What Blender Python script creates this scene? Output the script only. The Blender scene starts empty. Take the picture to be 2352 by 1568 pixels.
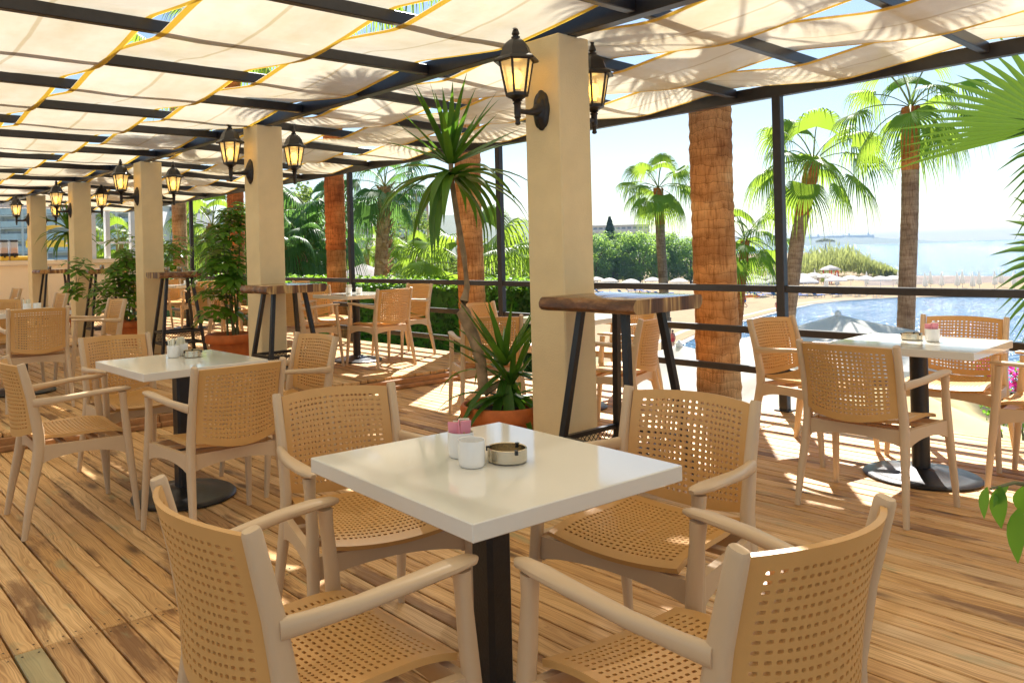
import bpy, math, random
import numpy as np
from mathutils import Vector, Matrix
random.seed(7); rs = np.random.RandomState(7)
PI = math.pi; R_ = math.radians
scene = bpy.context.scene; C = scene.collection

# ------------------------------------------------------------------ camera
EYE = 1.31; FPX = 1823.7; PX, PY = 928.4, 582.2; ROLL = 0.0250
YAW = 0.664
Fv = Vector((math.sin(YAW), math.cos(YAW), 0)); Rv = Vector((math.cos(YAW), -math.sin(YAW), 0)); Uv = Vector((0, 0, 1))
def ray(px, py):
    px, py = float(px), float(py)
    a = (px-PX)/FPX; b = -(py-PY)/FPX; c, s = math.cos(ROLL), math.sin(ROLL)
    return Fv + (c*a+s*b)*Rv + (-s*a+c*b)*Uv
def pt(px, py, d): return Vector((0, 0, EYE)) + d*ray(px, py)       # a place at a real distance d
def ptz(px, py, z):
    r = ray(px, py); return Vector((0, 0, EYE)) + float((z-EYE)/r.z)*r
cam = bpy.data.cameras.new('camera'); camo = bpy.data.objects.new('camera', cam); C.objects.link(camo)
camo.location = (0, 0, EYE)
camo.matrix_world = Matrix.Translation((0, 0, EYE)) @ Matrix((
    (Rv.x, Uv.x, -Fv.x, 0), (Rv.y, Uv.y, -Fv.y, 0), (Rv.z, Uv.z, -Fv.z, 0), (0, 0, 0, 1))) @ Matrix.Rotation(-ROLL, 4, 'Z')
cam.sensor_width = 36; cam.lens = 36*FPX/2352
cam.shift_x = (1176-PX)/2352; cam.shift_y = -(784-PY)/2352
cam.clip_start = 0.05; cam.clip_end = 30000
scene.camera = camo

# ------------------------------------------------------------------ light
AZ = R_(56); EL = R_(46)
S = Vector((math.cos(EL)*math.sin(AZ), math.cos(EL)*math.cos(AZ), math.sin(EL)))
sl = bpy.data.lights.new('sun', 'SUN'); sl.energy = 4.8; sl.angle = R_(0.55); sl.color = (1.0, 0.955, 0.89)
so = bpy.data.objects.new('sun', sl); C.objects.link(so); so.rotation_euler = S.to_track_quat('Z', 'Y').to_euler()
w = bpy.data.worlds.new('World'); scene.world = w; w.use_nodes = True
nt = w.node_tree; bgn = nt.nodes['Background']
sky = nt.nodes.new('ShaderNodeTexSky'); sky.sky_type = 'NISHITA'; sky.sun_disc = False
sky.sun_elevation = EL; sky.sun_rotation = AZ; sky.dust_density = .25; sky.air_density = 1.0; sky.ozone_density = 1.0
nt.links.new(sky.outputs[0], bgn.inputs[0]); bgn.inputs[1].default_value = 0.05
scene.view_settings.view_transform = 'Standard'; scene.view_settings.look = 'None'
scene.view_settings.exposure = 1.62; scene.view_settings.gamma = 1.0
cy = scene.cycles
cy.max_bounces = 9; cy.diffuse_bounces = 5; cy.transmission_bounces = 6; cy.transparent_max_bounces = 12
cy.use_denoising = True; cy.sample_clamp_indirect = 6.0; cy.caustics_reflective = False; cy.caustics_refractive = False
cy.volume_bounces = 0

# ------------------------------------------------------------------ materials
class NT:
    def __init__(self, name):
        self.m = bpy.data.materials.new(name); self.m.use_nodes = True
        self.t = self.m.node_tree; self.n = self.t.nodes; self.l = self.t.links
        self.p = self.n['Principled BSDF']; self.out = self.n['Material Output']
    def node(self, typ, **kw):
        n = self.n.new('ShaderNode'+typ)
        for k, v in kw.items():
            if k.startswith('i_'): n.inputs[k[2:].replace('_', ' ')].default_value = v
            else: setattr(n, k, v)
        return n
    def link(self, a, b): self.l.new(a, b)
    def coord(self, scale=(1, 1, 1), kind='Object'):
        tc = self.node('TexCoord'); mp = self.node('Mapping'); mp.inputs['Scale'].default_value = scale
        self.link(tc.outputs[kind], mp.inputs['Vector']); return mp.outputs[0]
    def noise(self, vec, scale, detail=4, rough=.6):
        n = self.node('TexNoise'); n.inputs['Scale'].default_value = scale; n.inputs['Detail'].default_value = detail
        n.inputs['Roughness'].default_value = rough
        if vec is not None: self.link(vec, n.inputs['Vector'])
        return n.outputs['Fac']
    def ramp(self, fac, stops):
        r = self.node('ValToRGB'); e = r.color_ramp.elements
        while len(e) < len(stops): e.new(.5)
        for k, (p, c) in enumerate(stops): e[k].position = p; e[k].color = (*c, 1) if len(c) == 3 else c
        self.link(fac, r.inputs[0]); return r.outputs[0]
    def mix(self, fac, a, b, mode='MIX'):
        m = self.node('Mix', data_type='RGBA', blend_type=mode)
        for sock, v in ((m.inputs[0], fac), (m.inputs[6], a), (m.inputs[7], b)):
            if hasattr(v, 'links') or hasattr(v, 'is_linked'): self.link(v, sock)
            elif isinstance(v, tuple): sock.default_value = (*v, 1)
            else: sock.default_value = v
        return m.outputs[2]
    def bump(self, h, strength=.3, dist=.01):
        b = self.node('Bump'); b.inputs['Strength'].default_value = strength; b.inputs['Distance'].default_value = dist
        self.link(h, b.inputs['Height']); self.link(b.outputs[0], self.p.inputs['Normal']); return b.outputs[0]
    def base(self, c):
        if isinstance(c, tuple): self.p.inputs['Base Color'].default_value = (*c, 1)
        else: self.link(c, self.p.inputs['Base Color'])
    def set(self, **k):
        for a, v in k.items(): self.p.inputs[a.replace('_', ' ')].default_value = v
        return self

def plain(name, col, rough=.5, var=.12, scale=8, bump=0, metal=0, spec=.5, bscale=120):
    t = NT(name); t.set(Roughness=rough, Metallic=metal); t.p.inputs['Specular IOR Level'].default_value = spec
    v = t.coord(); f = t.noise(v, scale)
    a = tuple(max(0, c*(1-var)) for c in col); b = tuple(min(1, c*(1+var)) for c in col)
    t.base(t.ramp(f, [(.3, a), (.7, b)]))
    if bump: t.bump(t.noise(v, bscale, 3), bump, .004)
    return t.m

def leafmat(name, c1, c2, trans=.5, tcol=None, rough=.45, scale=3.0, spec=.35):
    t = NT(name); v = t.coord(); f = t.noise(v, scale, 3)
    col = t.ramp(f, [(.32, c1), (.68, c2)]); t.base(col); t.set(Roughness=rough); t.p.inputs['Specular IOR Level'].default_value = spec
    tr = t.node('BsdfTranslucent')
    t.link(t.mix(.75, col, tcol or (min(1, c2[0]*2.6), min(1, c2[1]*2.4), c2[2]*1.2)), tr.inputs[0])
    mx = t.node('MixShader'); mx.inputs[0].default_value = trans
    t.link(t.p.outputs[0], mx.inputs[1]); t.link(tr.outputs[0], mx.inputs[2]); t.link(mx.outputs[0], t.out.inputs[0])
    return t.m

def wood_deck():
    t = NT('deck_wood')
    at = t.node('Attribute', attribute_name='board'); tc = t.node('TexCoord')
    sep = t.node('SeparateColor'); t.link(at.outputs['Color'], sep.inputs[0])
    off = t.node('VectorMath', operation='SCALE'); t.link(at.outputs['Color'], off.inputs[0]); off.inputs['Scale'].default_value = 37.0
    add = t.node('VectorMath', operation='ADD'); t.link(tc.outputs['Object'], add.inputs[0]); t.link(off.outputs[0], add.inputs[1])
    def mapped(s):
        m = t.node('Mapping'); m.inputs['Scale'].default_value = s; t.link(add.outputs[0], m.inputs[0]); return m.outputs[0]
    warp = t.noise(mapped((5, .9, 1)), 1.6, 3); warp2 = t.noise(mapped((9, 2.2, 1)), 1.5, 2)
    m2 = t.node('Mapping'); m2.inputs['Scale'].default_value = (1, .016, 1); t.link(add.outputs[0], m2.inputs[0])
    wv = t.node('VectorMath', operation='MULTIPLY_ADD')
    cmb = t.node('CombineXYZ'); t.link(warp, cmb.inputs[0]); t.link(warp2, cmb.inputs[1])
    t.link(cmb.outputs[0], wv.inputs[0]); wv.inputs[1].default_value = (.11, .0, 0); t.link(m2.outputs[0], wv.inputs[2])
    g1 = t.noise(wv.outputs[0], 210, 2, .5); g2 = t.noise(wv.outputs[0], 42, 3, .5)
    ring = t.node('TexWave', wave_type='BANDS', bands_direction='X', wave_profile='SAW'); ring.inputs['Scale'].default_value = 34; ring.inputs['Distortion'].default_value = 1.2; ring.inputs['Detail'].default_value = 2
    t.link(wv.outputs[0], ring.inputs[0])
    light = t.ramp(sep.outputs[0], [(0, (.72, .455, .195)), (.3, (.63, .375, .145)), (.6, (.78, .525, .25)), (.85, (.55, .32, .125)), (1, (.68, .48, .255))])
    grain = t.ramp(g1, [(.34, (.66, .55, .44)), (.50, (.96, .94, .92)), (.66, (1.08, 1.08, 1.08))])
    col = t.mix(.8, light, grain, 'MULTIPLY')
    rc = t.ramp(ring.outputs['Fac'], [(0, (1.06, 1.06, 1.06)), (.62, (.98, .96, .93)), (.93, (.62, .47, .34)), (1, (.86, .79, .70))])
    col = t.mix(t.ramp(t.noise(mapped((2, .5, 1)), 2.4, 2), [(.35, (.15, .15, .15)), (.65, (.85, .85, .85))]), col, t.mix(1.0, col, rc, 'MULTIPLY'))
    col = t.mix(.7, col, t.ramp(g2, [(.32, (.78, .70, .62)), (.56, (1.05, 1.04, 1.02))]), 'MULTIPLY')
    st = t.noise(mapped((2.4, .55, 1)), 1.7, 6, .62)            # water stains
    col = t.mix(t.ramp(st, [(.565, (0, 0, 0)), (.63, (.8, .8, .8))]), col, (.17, .07, .02))
    gr = t.noise(mapped((3.2, 1.3, 1)), 2.3, 5, .6)             # greenish grey weathering
    col = t.mix(t.ramp(gr, [(.60, (0, 0, 0)), (.72, (.6, .6, .6))]), col, (.33, .32, .17))
    vo = t.node('TexVoronoi'); t.link(mapped((5.5, 1.7, 1)), vo.inputs['Vector']); vo.inputs['Scale'].default_value = 1.0   # knots
    col = t.mix(t.ramp(vo.outputs['Distance'], [(.07, (.9, .9, .9)), (.16, (.25, .25, .25)), (.24, (0, 0, 0))]), col, (.11, .05, .018))
    col = t.mix(t.ramp(sep.outputs[2], [(.982, (0, 0, 0)), (.99, (.72, .72, .72))]), col, t.ramp(st, [(.4, (.30, .34, .20)), (.6, (.40, .36, .20))]))
    t.base(col); t.p.inputs['Specular IOR Level'].default_value = .35
    t.link(t.ramp(g2, [(.3, (.62, .62, .62)), (.7, (.42, .42, .42))]), t.p.inputs['Roughness'])
    t.bump(g1, .25, .003); return t.m

def fabric():
    t = NT('awning_fabric'); v = t.coord()
    f = t.noise(v, 2.5, 4); col = t.ramp(f, [(.35, (.83, .77, .61)), (.65, (.89, .84, .69))])
    wv = t.node('TexWave', wave_type='BANDS', bands_direction='X'); wv.inputs['Scale'].default_value = 75; wv.inputs['Distortion'].default_value = .4
    t.link(v, wv.inputs[0]); col = t.mix(.10, col, t.ramp(wv.outputs['Fac'], [(0, (.55, .45, .28)), (1, (1, 1, .9))]), 'MULTIPLY')
    t.base(col); t.set(Roughness=.85); t.p.inputs['Specular IOR Level'].default_value = .1
    tg = t.node('TexCoord'); sp = t.node('SeparateXYZ'); t.link(tg.outputs['Generated'], sp.inputs[0])
    ab = t.node('Math', operation='SUBTRACT'); t.link(sp.outputs[0], ab.inputs[0]); ab.inputs[1].default_value = .46
    a2 = t.node('Math', operation='ABSOLUTE'); t.link(ab.outputs[0], a2.inputs[0])
    col = t.mix(1.0, col, t.ramp(a2.outputs[0], [(.010, (.80, .74, .62)), (.016, (1, 1, 1))]), 'MULTIPLY'); t.base(col)
    blot = t.noise(t.coord((.8, .5, 1)), 1.7, 6, .62); col = t.mix(1.0, col, t.ramp(blot, [(.42, (1, 1, 1)), (.66, (.86, .80, .68))]), 'MULTIPLY'); t.base(col)
    cr = t.noise(t.coord((1.2, 3, 1)), 2.6, 5, .55); t.bump(cr, .5, .03)
    tr = t.node('BsdfTranslucent'); t.link(col, tr.inputs[0])
    tp = t.node('BsdfTransparent'); tp.inputs[0].default_value = (1, .96, .86, 1)
    mx = t.node('MixShader'); mx.inputs[0].default_value = .31
    t.link(t.p.outputs[0], mx.inputs[1]); t.link(tr.outputs[0], mx.inputs[2])
    m2 = t.node('MixShader'); m2.inputs[0].default_value = .035
    t.link(mx.outputs[0], m2.inputs[1]); t.link(tp.outputs[0], m2.inputs[2]); t.link(m2.outputs[0], t.out.inputs[0]); return t.m

def hemmat():
    t = NT('hem_tape'); t.base((.85, .60, .12)); t.set(Roughness=.8)
    tr = t.node('BsdfTranslucent'); tr.inputs[0].default_value = (.95, .70, .10, 1)
    mx = t.node('MixShader'); mx.inputs[0].default_value = .6
    t.link(t.p.outputs[0], mx.inputs[1]); t.link(tr.outputs[0], mx.inputs[2]); t.link(mx.outputs[0], t.out.inputs[0]); return t.m

def bark(name, c1, c2, c3, ring=26, crack=1.0):
    t = NT(name); v = t.coord(); n1 = t.noise(v, 1.4, 4)
    wv = t.node('TexWave', wave_type='BANDS', bands_direction='Z', wave_profile='SAW')
    wv.inputs['Scale'].default_value = ring/2/PI; wv.inputs['Distortion'].default_value = 4.5; wv.inputs['Detail'].default_value = 4; wv.inputs['Detail Scale'].default_value = 1.6
    t.link(v, wv.inputs[0])
    col = t.ramp(n1, [(.3, c1), (.55, c2), (.75, c3)])
    ringid = t.noise(t.coord((.4, .4, 1)), 9, 1); col = t.mix(.55, col, t.ramp(ringid, [(.35, (.55, .42, .32)), (.6, (1.15, 1.1, 1.0))]), 'MULTIPLY')
    fine = t.noise(t.coord((34, 34, 4)), 1.6, 3)
    col = t.mix(.6, col, t.ramp(fine, [(.36, (.45, .34, .25)), (.52, (1.05, 1.03, 1.0))]), 'MULTIPLY')
    col = t.mix(.55, col, t.ramp(wv.outputs['Fac'], [(0, (.20, .10, .05)), (.10, (.85, .78, .7)), (.85, (1.05, 1.05, 1.05)), (1, (1.25, 1.25, 1.2))]), 'MULTIPLY')
    vo = t.node('TexVoronoi', feature='DISTANCE_TO_EDGE'); vo.inputs['Randomness'].default_value = .9; t.link(t.coord((17, 17, 11)), vo.inputs['Vector'])
    cm = t.noise(v, 3.0, 2)
    cr = t.mix(t.ramp(cm, [(.42, (0, 0, 0)), (.58, (1, 1, 1))]), (1.0, 1.0, 1.0), t.ramp(vo.outputs['Distance'], [(.0, (.14, .07, .035)), (.045, (1, 1, 1))]))
    col = t.mix(.8*crack, col, cr, 'MULTIPLY')
    t.base(col); t.set(Roughness=.85); t.p.inputs['Specular IOR Level'].default_value = .15
    t.bump(t.mix(.45, wv.outputs['Fac'], fine), .6, .025); return t.m

def endgrain():
    t = NT('slab_end_grain'); v = t.coord((1, 1, .12))
    f = t.noise(v, 11, 2, .4); f2 = t.noise(v, 60, 3)
    col = t.ramp(f, [(.36, (.10, .04, .015)), (.45, (.26, .13, .045)), (.50, (.62, .42, .16)), (.56, (.20, .09, .03)), (.66, (.50, .30, .10))])
    col = t.mix(.6, col, t.ramp(f2, [(.35, (.5, .45, .4)), (.6, (1.1, 1.1, 1.1))]), 'MULTIPLY')
    t.base(col); t.set(Roughness=.45); t.bump(f2, .3, .004); return t.m
def barkedge():
    t = NT('slab_live_edge'); v = t.coord((1, .35, 1))
    f = t.noise(v, 14, 6); col = t.ramp(f, [(.3, (.035, .015, .008)), (.48, (.15, .06, .022)), (.58, (.30, .14, .05)), (.72, (.30, .26, .21))])
    t.base(col); t.set(Roughness=.35); t.bump(f, .6, .02); return t.m
def slabtop():
    t = NT('slab_top'); v = t.coord((1, .08, 1)); f = t.noise(v, 28, 4); g = t.noise(t.coord((1, .3, 1)), 5, 3)
    col = t.mix(g, t.ramp(f, [(.35, (.10, .045, .018)), (.6, (.24, .12, .05))]), t.ramp(f, [(.35, (.17, .08, .03)), (.65, (.36, .20, .085))]))
    t.base(col); t.set(Roughness=.16); t.p.inputs['Coat Weight'].default_value = .6; t.p.inputs['Coat Roughness'].default_value = .08; return t.m
def watermat():
    t = NT('sea_water'); t.base((.085, .19, .32)); t.set(Roughness=.12, IOR=1.33); t.p.inputs['Specular IOR Level'].default_value = .22
    a = t.noise(t.coord((1, 1, 1)), .9, 3); b = t.noise(t.coord((1, 1, 1)), .12, 4)
    h = t.node('Math', operation='MULTIPLY_ADD'); t.link(b, h.inputs[0]); h.inputs[1].default_value = 2.5; t.link(a, h.inputs[2])
    t.bump(h.outputs[0], 1.0, 1.1); return t.m
def sandmat():
    t = NT('beach_sand'); v = t.coord(); f = t.noise(v, .15, 5); g = t.noise(v, 1.2, 4)
    t.base(t.mix(.4, t.ramp(f, [(.3, (.22, .15, .06)), (.7, (.29, .205, .09))]), t.ramp(g, [(.3, (.18, .115, .055)), (.7, (.30, .21, .115))])))
    t.set(Roughness=.95); t.bump(g, .5, .2); return t.m
def tint(name, a, b, scale=.5, rough=.9):
    t = NT(name); f = t.noise(t.coord(), scale, 5); t.base(t.ramp(f, [(.35, a), (.65, b)])); t.set(Roughness=rough); return t.m
def emit(name, col, s):
    t = NT(name); t.base((.9, .8, .6)); t.p.inputs['Emission Color'].default_value = (*col, 1); t.p.inputs['Emission Strength'].default_value = s; return t.m
def frosted():
    t = NT('frosted_glass'); t.base((.86, .84, .74)); t.set(Roughness=.35)
    f = t.noise(t.coord(), 160, 2); t.bump(f, .3, .002)
    tr = t.node('BsdfTranslucent'); tr.inputs[0].default_value = (.95, .92, .82, 1)
    tp = t.node('BsdfTransparent'); tp.inputs[0].default_value = (.95, .93, .85, 1)
    m1 = t.node('MixShader'); m1.inputs[0].default_value = .45; t.link(t.p.outputs[0], m1.inputs[1]); t.link(tr.outputs[0], m1.inputs[2])
    m2 = t.node('MixShader'); m2.inputs[0].default_value = .52; t.link(m1.outputs[0], m2.inputs[1]); t.link(tp.outputs[0], m2.inputs[2])
    t.link(m2.outputs[0], t.out.inputs[0]); return t.m
def glass(name, col, alpha):
    t = NT(name); t.base(col); t.set(Roughness=.08)
    tp = t.node('BsdfTransparent'); tp.inputs[0].default_value = (*col, 1)
    m = t.node('MixShader'); m.inputs[0].default_value = alpha; t.link(t.p.outputs[0], m.inputs[1]); t.link(tp.outputs[0], m.inputs[2]); t.link(m.outputs[0], t.out.inputs[0]); return t.m
def canvas(name, c, tr_=.5):
    t = NT(name); f = t.noise(t.coord(), 1.5, 4); col = t.ramp(f, [(.3, tuple(x*.93 for x in c)), (.7, c)]); t.base(col); t.set(Roughness=.8)
    t.p.inputs['Specular IOR Level'].default_value = .2; t.bump(t.noise(t.coord(), 3, 3), .25, .05)
    tr = t.node('BsdfTranslucent'); t.link(col, tr.inputs[0]); mx = t.node('MixShader'); mx.inputs[0].default_value = tr_
    t.link(t.p.outputs[0], mx.inputs[1]); t.link(tr.outputs[0], mx.inputs[2]); t.link(mx.outputs[0], t.out.inputs[0]); return t.m
def steelmat():
    t = NT('brushed_steel'); t.base((.60, .52, .38)); t.set(Metallic=1.0, Roughness=.24)
    f = t.noise(t.coord((1, 1, 40)), 12, 2); t.bump(f, .1, .001); return t.m

M = dict(
    deck=wood_deck(), fabric=fabric(), hem=hemmat(), steel=steelmat(), sand=sandmat(), water=watermat(),
    metal=plain('dark_metal', (.022, .018, .017), .38, .2, 20, .1, 0, .5),
    iron=plain('black_iron', (.012, .012, .013), .33, .2, 30, .25),
    lamp=plain('lantern_metal', (.020, .015, .012), .40, .25, 40, .2),
    stucco=plain('cream_stucco', (.82, .65, .37), .85, .085, 2.2, .55, 0, .2, 90),
    frame=plain('sand_plastic', (.60, .44, .275), .38, .03, 6, .05, 0, .4, 300),
    seat=plain('caramel_plastic', (.61, .345, .118), .36, .03, 6, .08, 0, .4, 400),
    white=plain('white_laminate', (.74, .72, .645), .07, .02, 4, 0, 0, .5),
    ceramic=plain('white_ceramic', (.80, .79, .76), .2, .02, 6),
    terracotta=plain('terracotta', (.52, .145, .035), .6, .22, 9, .25, 0, .3, 40),
    soil=plain('potting_soil', (.03, .02, .012), .95, .4, 40, .8),
    endg=endgrain(), barke=barkedge(), slab=slabtop(),
    rib=bark('palm_bark_orange', (.45, .185, .065), (.64, .325, .125), (.77, .53, .28), 24),
    red=bark('palm_bark_red', (.44, .12, .035), (.64, .21, .06), (.72, .35, .12), 24, .5),
    pale=bark('palm_bark_pale', (.46, .27, .13), (.60, .40, .22), (.66, .48, .29), 24, .4),
    grey=bark('palm_bark_grey', (.26, .16, .10), (.42, .27, .17), (.50, .35, .22), 24, .6),
    boot=plain('leaf_boot', (.34, .19, .08), .8, .5, 8, .4),
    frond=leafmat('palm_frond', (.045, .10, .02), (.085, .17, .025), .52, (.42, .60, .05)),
    frondd=leafmat('palm_frond_shaded', (.04, .10, .035), (.07, .16, .04), .45, (.20, .40, .07)),  # darker copy of the frond leaf, with shade put into its colour
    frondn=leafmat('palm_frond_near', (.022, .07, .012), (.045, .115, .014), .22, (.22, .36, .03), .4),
    risw=plain('step_brown_wood', (.36, .17, .06), .6, .28, 14, .2),  # riser and toe boards, a darker reddish brown than the deck
    petiole=plain('palm_petiole', (.20, .22, .05), .5, .3, 6),
    yucca=leafmat('yucca_leaf', (.035, .115, .012), (.075, .19, .022), .32, (.20, .40, .03), .34),
    schef=leafmat('umbrella_leaf', (.045, .135, .014), (.10, .24, .025), .38, (.30, .52, .04), .3),
    leaf=leafmat('bright_leaf', (.07, .19, .02), (.12, .28, .03), .5, (.30, .60, .05), .4),
    stem=plain('woody_stem', (.32, .22, .12), .8, .35, 14, .5),
    gstem=plain('green_stem', (.13, .13, .05), .7, .3, 14, .2),
    hedge=leafmat('hedge_leaf_shaded', (.02, .075, .014), (.045, .13, .018), .25, (.12, .28, .03)),  # side leaves; the face's shade is put into this dark green
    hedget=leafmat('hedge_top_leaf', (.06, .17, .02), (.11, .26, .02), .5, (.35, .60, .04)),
    ficus=leafmat('ficus_leaf', (.08, .20, .10), (.19, .34, .06), .5, (.55, .80, .10), .5, .12),
    bush=leafmat('bush_leaf', (.06, .13, .03), (.14, .21, .04), .45, (.38, .50, .08), .5, .4),
    reed=leafmat('reed_leaf', (.13, .19, .06), (.30, .30, .10), .45, (.5, .55, .16), .6, .35),
    cyp=leafmat('cypress_leaf', (.02, .06, .035), (.04, .09, .05), .2),
    trunk=plain('tree_trunk', (.16, .11, .07), .9, .3, 3, .4),
    pink=leafmat('pink_bract', (.62, .02, .25), (.75, .05, .36), .45, (.9, .10, .5)),
    bulb=emit('lamp_bulb', (1.0, .52, .06), 3.2), frost=frosted(),
    canvas=canvas('parasol_canvas', (.80, .77, .70)), canvasy=canvas('parasol_canvas_yellow', (.80, .66, .36), .3), wcan=canvas('white_canvas', (.82, .82, .80)),
    paving=tint('white_paving', (.50, .48, .44), (.60, .58, .54), .8), grass=tint('garden_ground', (.10, .13, .04), (.22, .20, .09), .2),
    rock=tint('rock', (.11, .08, .065), (.20, .15, .12), .4), hill=tint('hill_green', (.06, .09, .05), (.12, .13, .08), .004),
    wallw=plain('white_wall', (.78, .78, .77), .8, .03, 1), wallc=plain('cream_wall', (.80, .69, .52), .85, .04, 1, .2),
    wallp=plain('pink_wall', (.60, .38, .32), .85, .05, .4), wallg=plain('grey_wall', (.36, .38, .42), .85, .05, .4), winb=plain('window_glass', (.34, .40, .45), .12, .2, 1), balb=plain('balcony_glass', (.55, .68, .76), .15, .1, 1),
    blue=plain('blue_fabric', (.03, .16, .58), .8), lounger=plain('white_lounger', (.72, .76, .80), .6), skin=plain('skin', (.50, .27, .17), .6, .1, 10), hair=plain('dark_hair', (.03, .02, .015), .7),
    orange=plain('orange_plastic', (.80, .22, .03), .5), yellow=plain('yellow_fabric', (.80, .52, .06), .7), yell=plain('yellow_green_board', (.55, .62, .08), .6), redm=plain('red_fabric', (.62, .03, .03), .7),
    thatch=tint('thatch', (.22, .19, .17), (.40, .36, .32), 2), tea=glass('iced_tea', (.75, .30, .04), .25), clear=glass('clear_plastic', (.9, .93, .95), .6), purple=plain('purple_fabric', (.25, .18, .5), .8), coral=plain('coral_fabric', (.70, .15, .10), .8),
    kraft=plain('kraft_paper', (.60, .38, .14), .7), pinkp=plain('pink_paper', (.80, .30, .36), .7), whitep=plain('white_paper', (.78, .76, .62), .7), black=plain('black_plastic', (.015, .015, .017), .4), curtain=canvas('curtain', (.78, .78, .76)), stone=plain('stone_wall', (.36, .34, .33), .9, .2, 1.5, .5), dark=plain('dark_wood', (.05, .025, .015), .6), nail=plain('rusty_nail', (.06, .035, .02), .5, .2, 10, 0, .6), chalk=plain('nail_steel', (.30, .28, .26), .4, .1, 10, 0, 1.0),
)

# ------------------------------------------------------------------ mesh builder
class MB:
    def __init__(self): self.v = []; self.f = []; self.mi = []; self.k = 0
    def add(self, vs, fs, mi=0):
        b = self.k; self.v.extend([tuple(x) for x in vs]); self.k += len(vs)
        for f in fs: self.f.append(tuple(b+i for i in f)); self.mi.append(mi)
    def box(self, c, s, rz=0, mi=0, rot=None, bev=0):
        m = rot if rot is not None else Matrix.Rotation(rz, 3, 'Z'); c = Vector(c); hx, hy, hz = s[0]/2, s[1]/2, s[2]/2
        if bev <= 0:
            vs = [c + m @ Vector((x*hx, y*hy, z*hz)) for x in (-1, 1) for y in (-1, 1) for z in (-1, 1)]
            self.add(vs, [(0, 1, 3, 2), (4, 6, 7, 5), (0, 4, 5, 1), (2, 3, 7, 6), (0, 2, 6, 4), (1, 5, 7, 3)], mi); return
        b = min(bev, hx*.9, hy*.9, hz*.9); vs = []; idx = {}
        for x in (-1, 1):
            for y in (-1, 1):
                for z in (-1, 1):
                    for ax in range(3):
                        q = [x*(hx-b), y*(hy-b), z*(hz-b)]; q[ax] = (x*hx, y*hy, z*hz)[ax]
                        idx[(x, y, z, ax)] = len(vs); vs.append(c + m @ Vector(q))
        fs = []
        for ax in range(3):
            o = [i for i in range(3) if i != ax]
            for sgn in (-1, 1):
                q = []
                for a_, b_ in ((-1, -1), (1, -1), (1, 1), (-1, 1)):
                    k = [0, 0, 0]; k[ax] = sgn; k[o[0]] = a_; k[o[1]] = b_; q.append(idx[(*k, ax)])
                fs.append(q if (sgn > 0) == (ax != 1) else q[::-1])
        for a1 in range(3):
            for a2 in range(a1+1, 3):
                e = 3-a1-a2
                for s1 in (-1, 1):
                    for s2 in (-1, 1):
                        k0 = [0, 0, 0]; k0[a1] = s1; k0[a2] = s2; k1 = list(k0); k0[e] = -1; k1[e] = 1
                        fs.append((idx[(*k0, a1)], idx[(*k1, a1)], idx[(*k1, a2)], idx[(*k0, a2)]))
        for x in (-1, 1):
            for y in (-1, 1):
                for z in (-1, 1): fs.append(tuple(idx[(x, y, z, a)] for a in range(3)))
        self.add(vs, fs, mi)
    def sweep(self, pts, secs, n=10, up=(0, 0, 1), mi=0, sq=2.0, caps=True):
        """tube through pts; secs: (half width along side, half height along up) per point; sq: squareness"""
        pts = [Vector(p) for p in pts]; rings = []; up = Vector(up)
        for i, p in enumerate(pts):
            d = (pts[min(i+1, len(pts)-1)]-pts[max(i-1, 0)]).normalized()
            s_ = d.cross(up)
            if s_.length < 1e-4: s_ = d.cross(Vector((1, 0, 0)))
            s_.normalize(); u = s_.cross(d).normalized(); a, b = secs[i] if isinstance(secs[i], tuple) else (secs[i], secs[i])
            ring = []
            for k in range(n):
                th = 2*PI*(k+.5)/n; c, s = math.cos(th), math.sin(th)
                x = math.copysign(abs(c)**(2/sq), c)*a; y = math.copysign(abs(s)**(2/sq), s)*b
                ring.append(p + s_*x + u*y)
            rings.append(ring)
        vs = [q for r in rings for q in r]; fs = []
        for i in range(len(pts)-1):
            for k in range(n):
                k2 = (k+1) % n; fs.append((i*n+k, i*n+k2, (i+1)*n+k2, (i+1)*n+k))
        if caps: fs.append(tuple(range(n))[::-1]); fs.append(tuple((len(pts)-1)*n+k for k in range(n)))
        self.add(vs, fs, mi)
    def tube(self, pts, r, n=8, mi=0, caps=True):
        if not isinstance(r, (list, tuple)): r = [r]*len(pts)
        self.sweep(pts, [(x, x) for x in r], n, mi=mi, caps=caps)
    def lathe(self, prof, n=24, c=(0, 0, 0), mi=0, closed=False, ph=0, jit=None):
        vs = []; m = len(prof)
        for r, z in prof:
            for k in range(n):
                a = 2*PI*k/n+ph; rr = r if jit is None else r*jit(a, z)
                vs.append((c[0]+rr*math.cos(a), c[1]+rr*math.sin(a), c[2]+z))
        fs = []
        for i in range(m-1):
            for k in range(n):
                k2 = (k+1) % n; fs.append((i*n+k, i*n+k2, (i+1)*n+k2, (i+1)*n+k))
        if not closed: fs.append(tuple(range(n))[::-1]); fs.append(tuple((m-1)*n+k for k in range(n)))
        self.add(vs, fs, mi)
    def build(self, name, mats, parent=None, ang=35, smooth=True):
        me = bpy.data.meshes.new(name); me.from_pydata(self.v, [], self.f)
        for m in (mats if isinstance(mats, list) else [mats]): me.materials.append(m)
        if isinstance(mats, list): me.polygons.foreach_set('material_index', self.mi)
        if smooth:
            me.polygons.foreach_set('use_smooth', [True]*len(me.polygons))
            me.set_sharp_from_angle(angle=R_(ang))
        me.update(); o = bpy.data.objects.new(name, me); C.objects.link(o)
        if parent is not None: o.parent = parent
        return o

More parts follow.
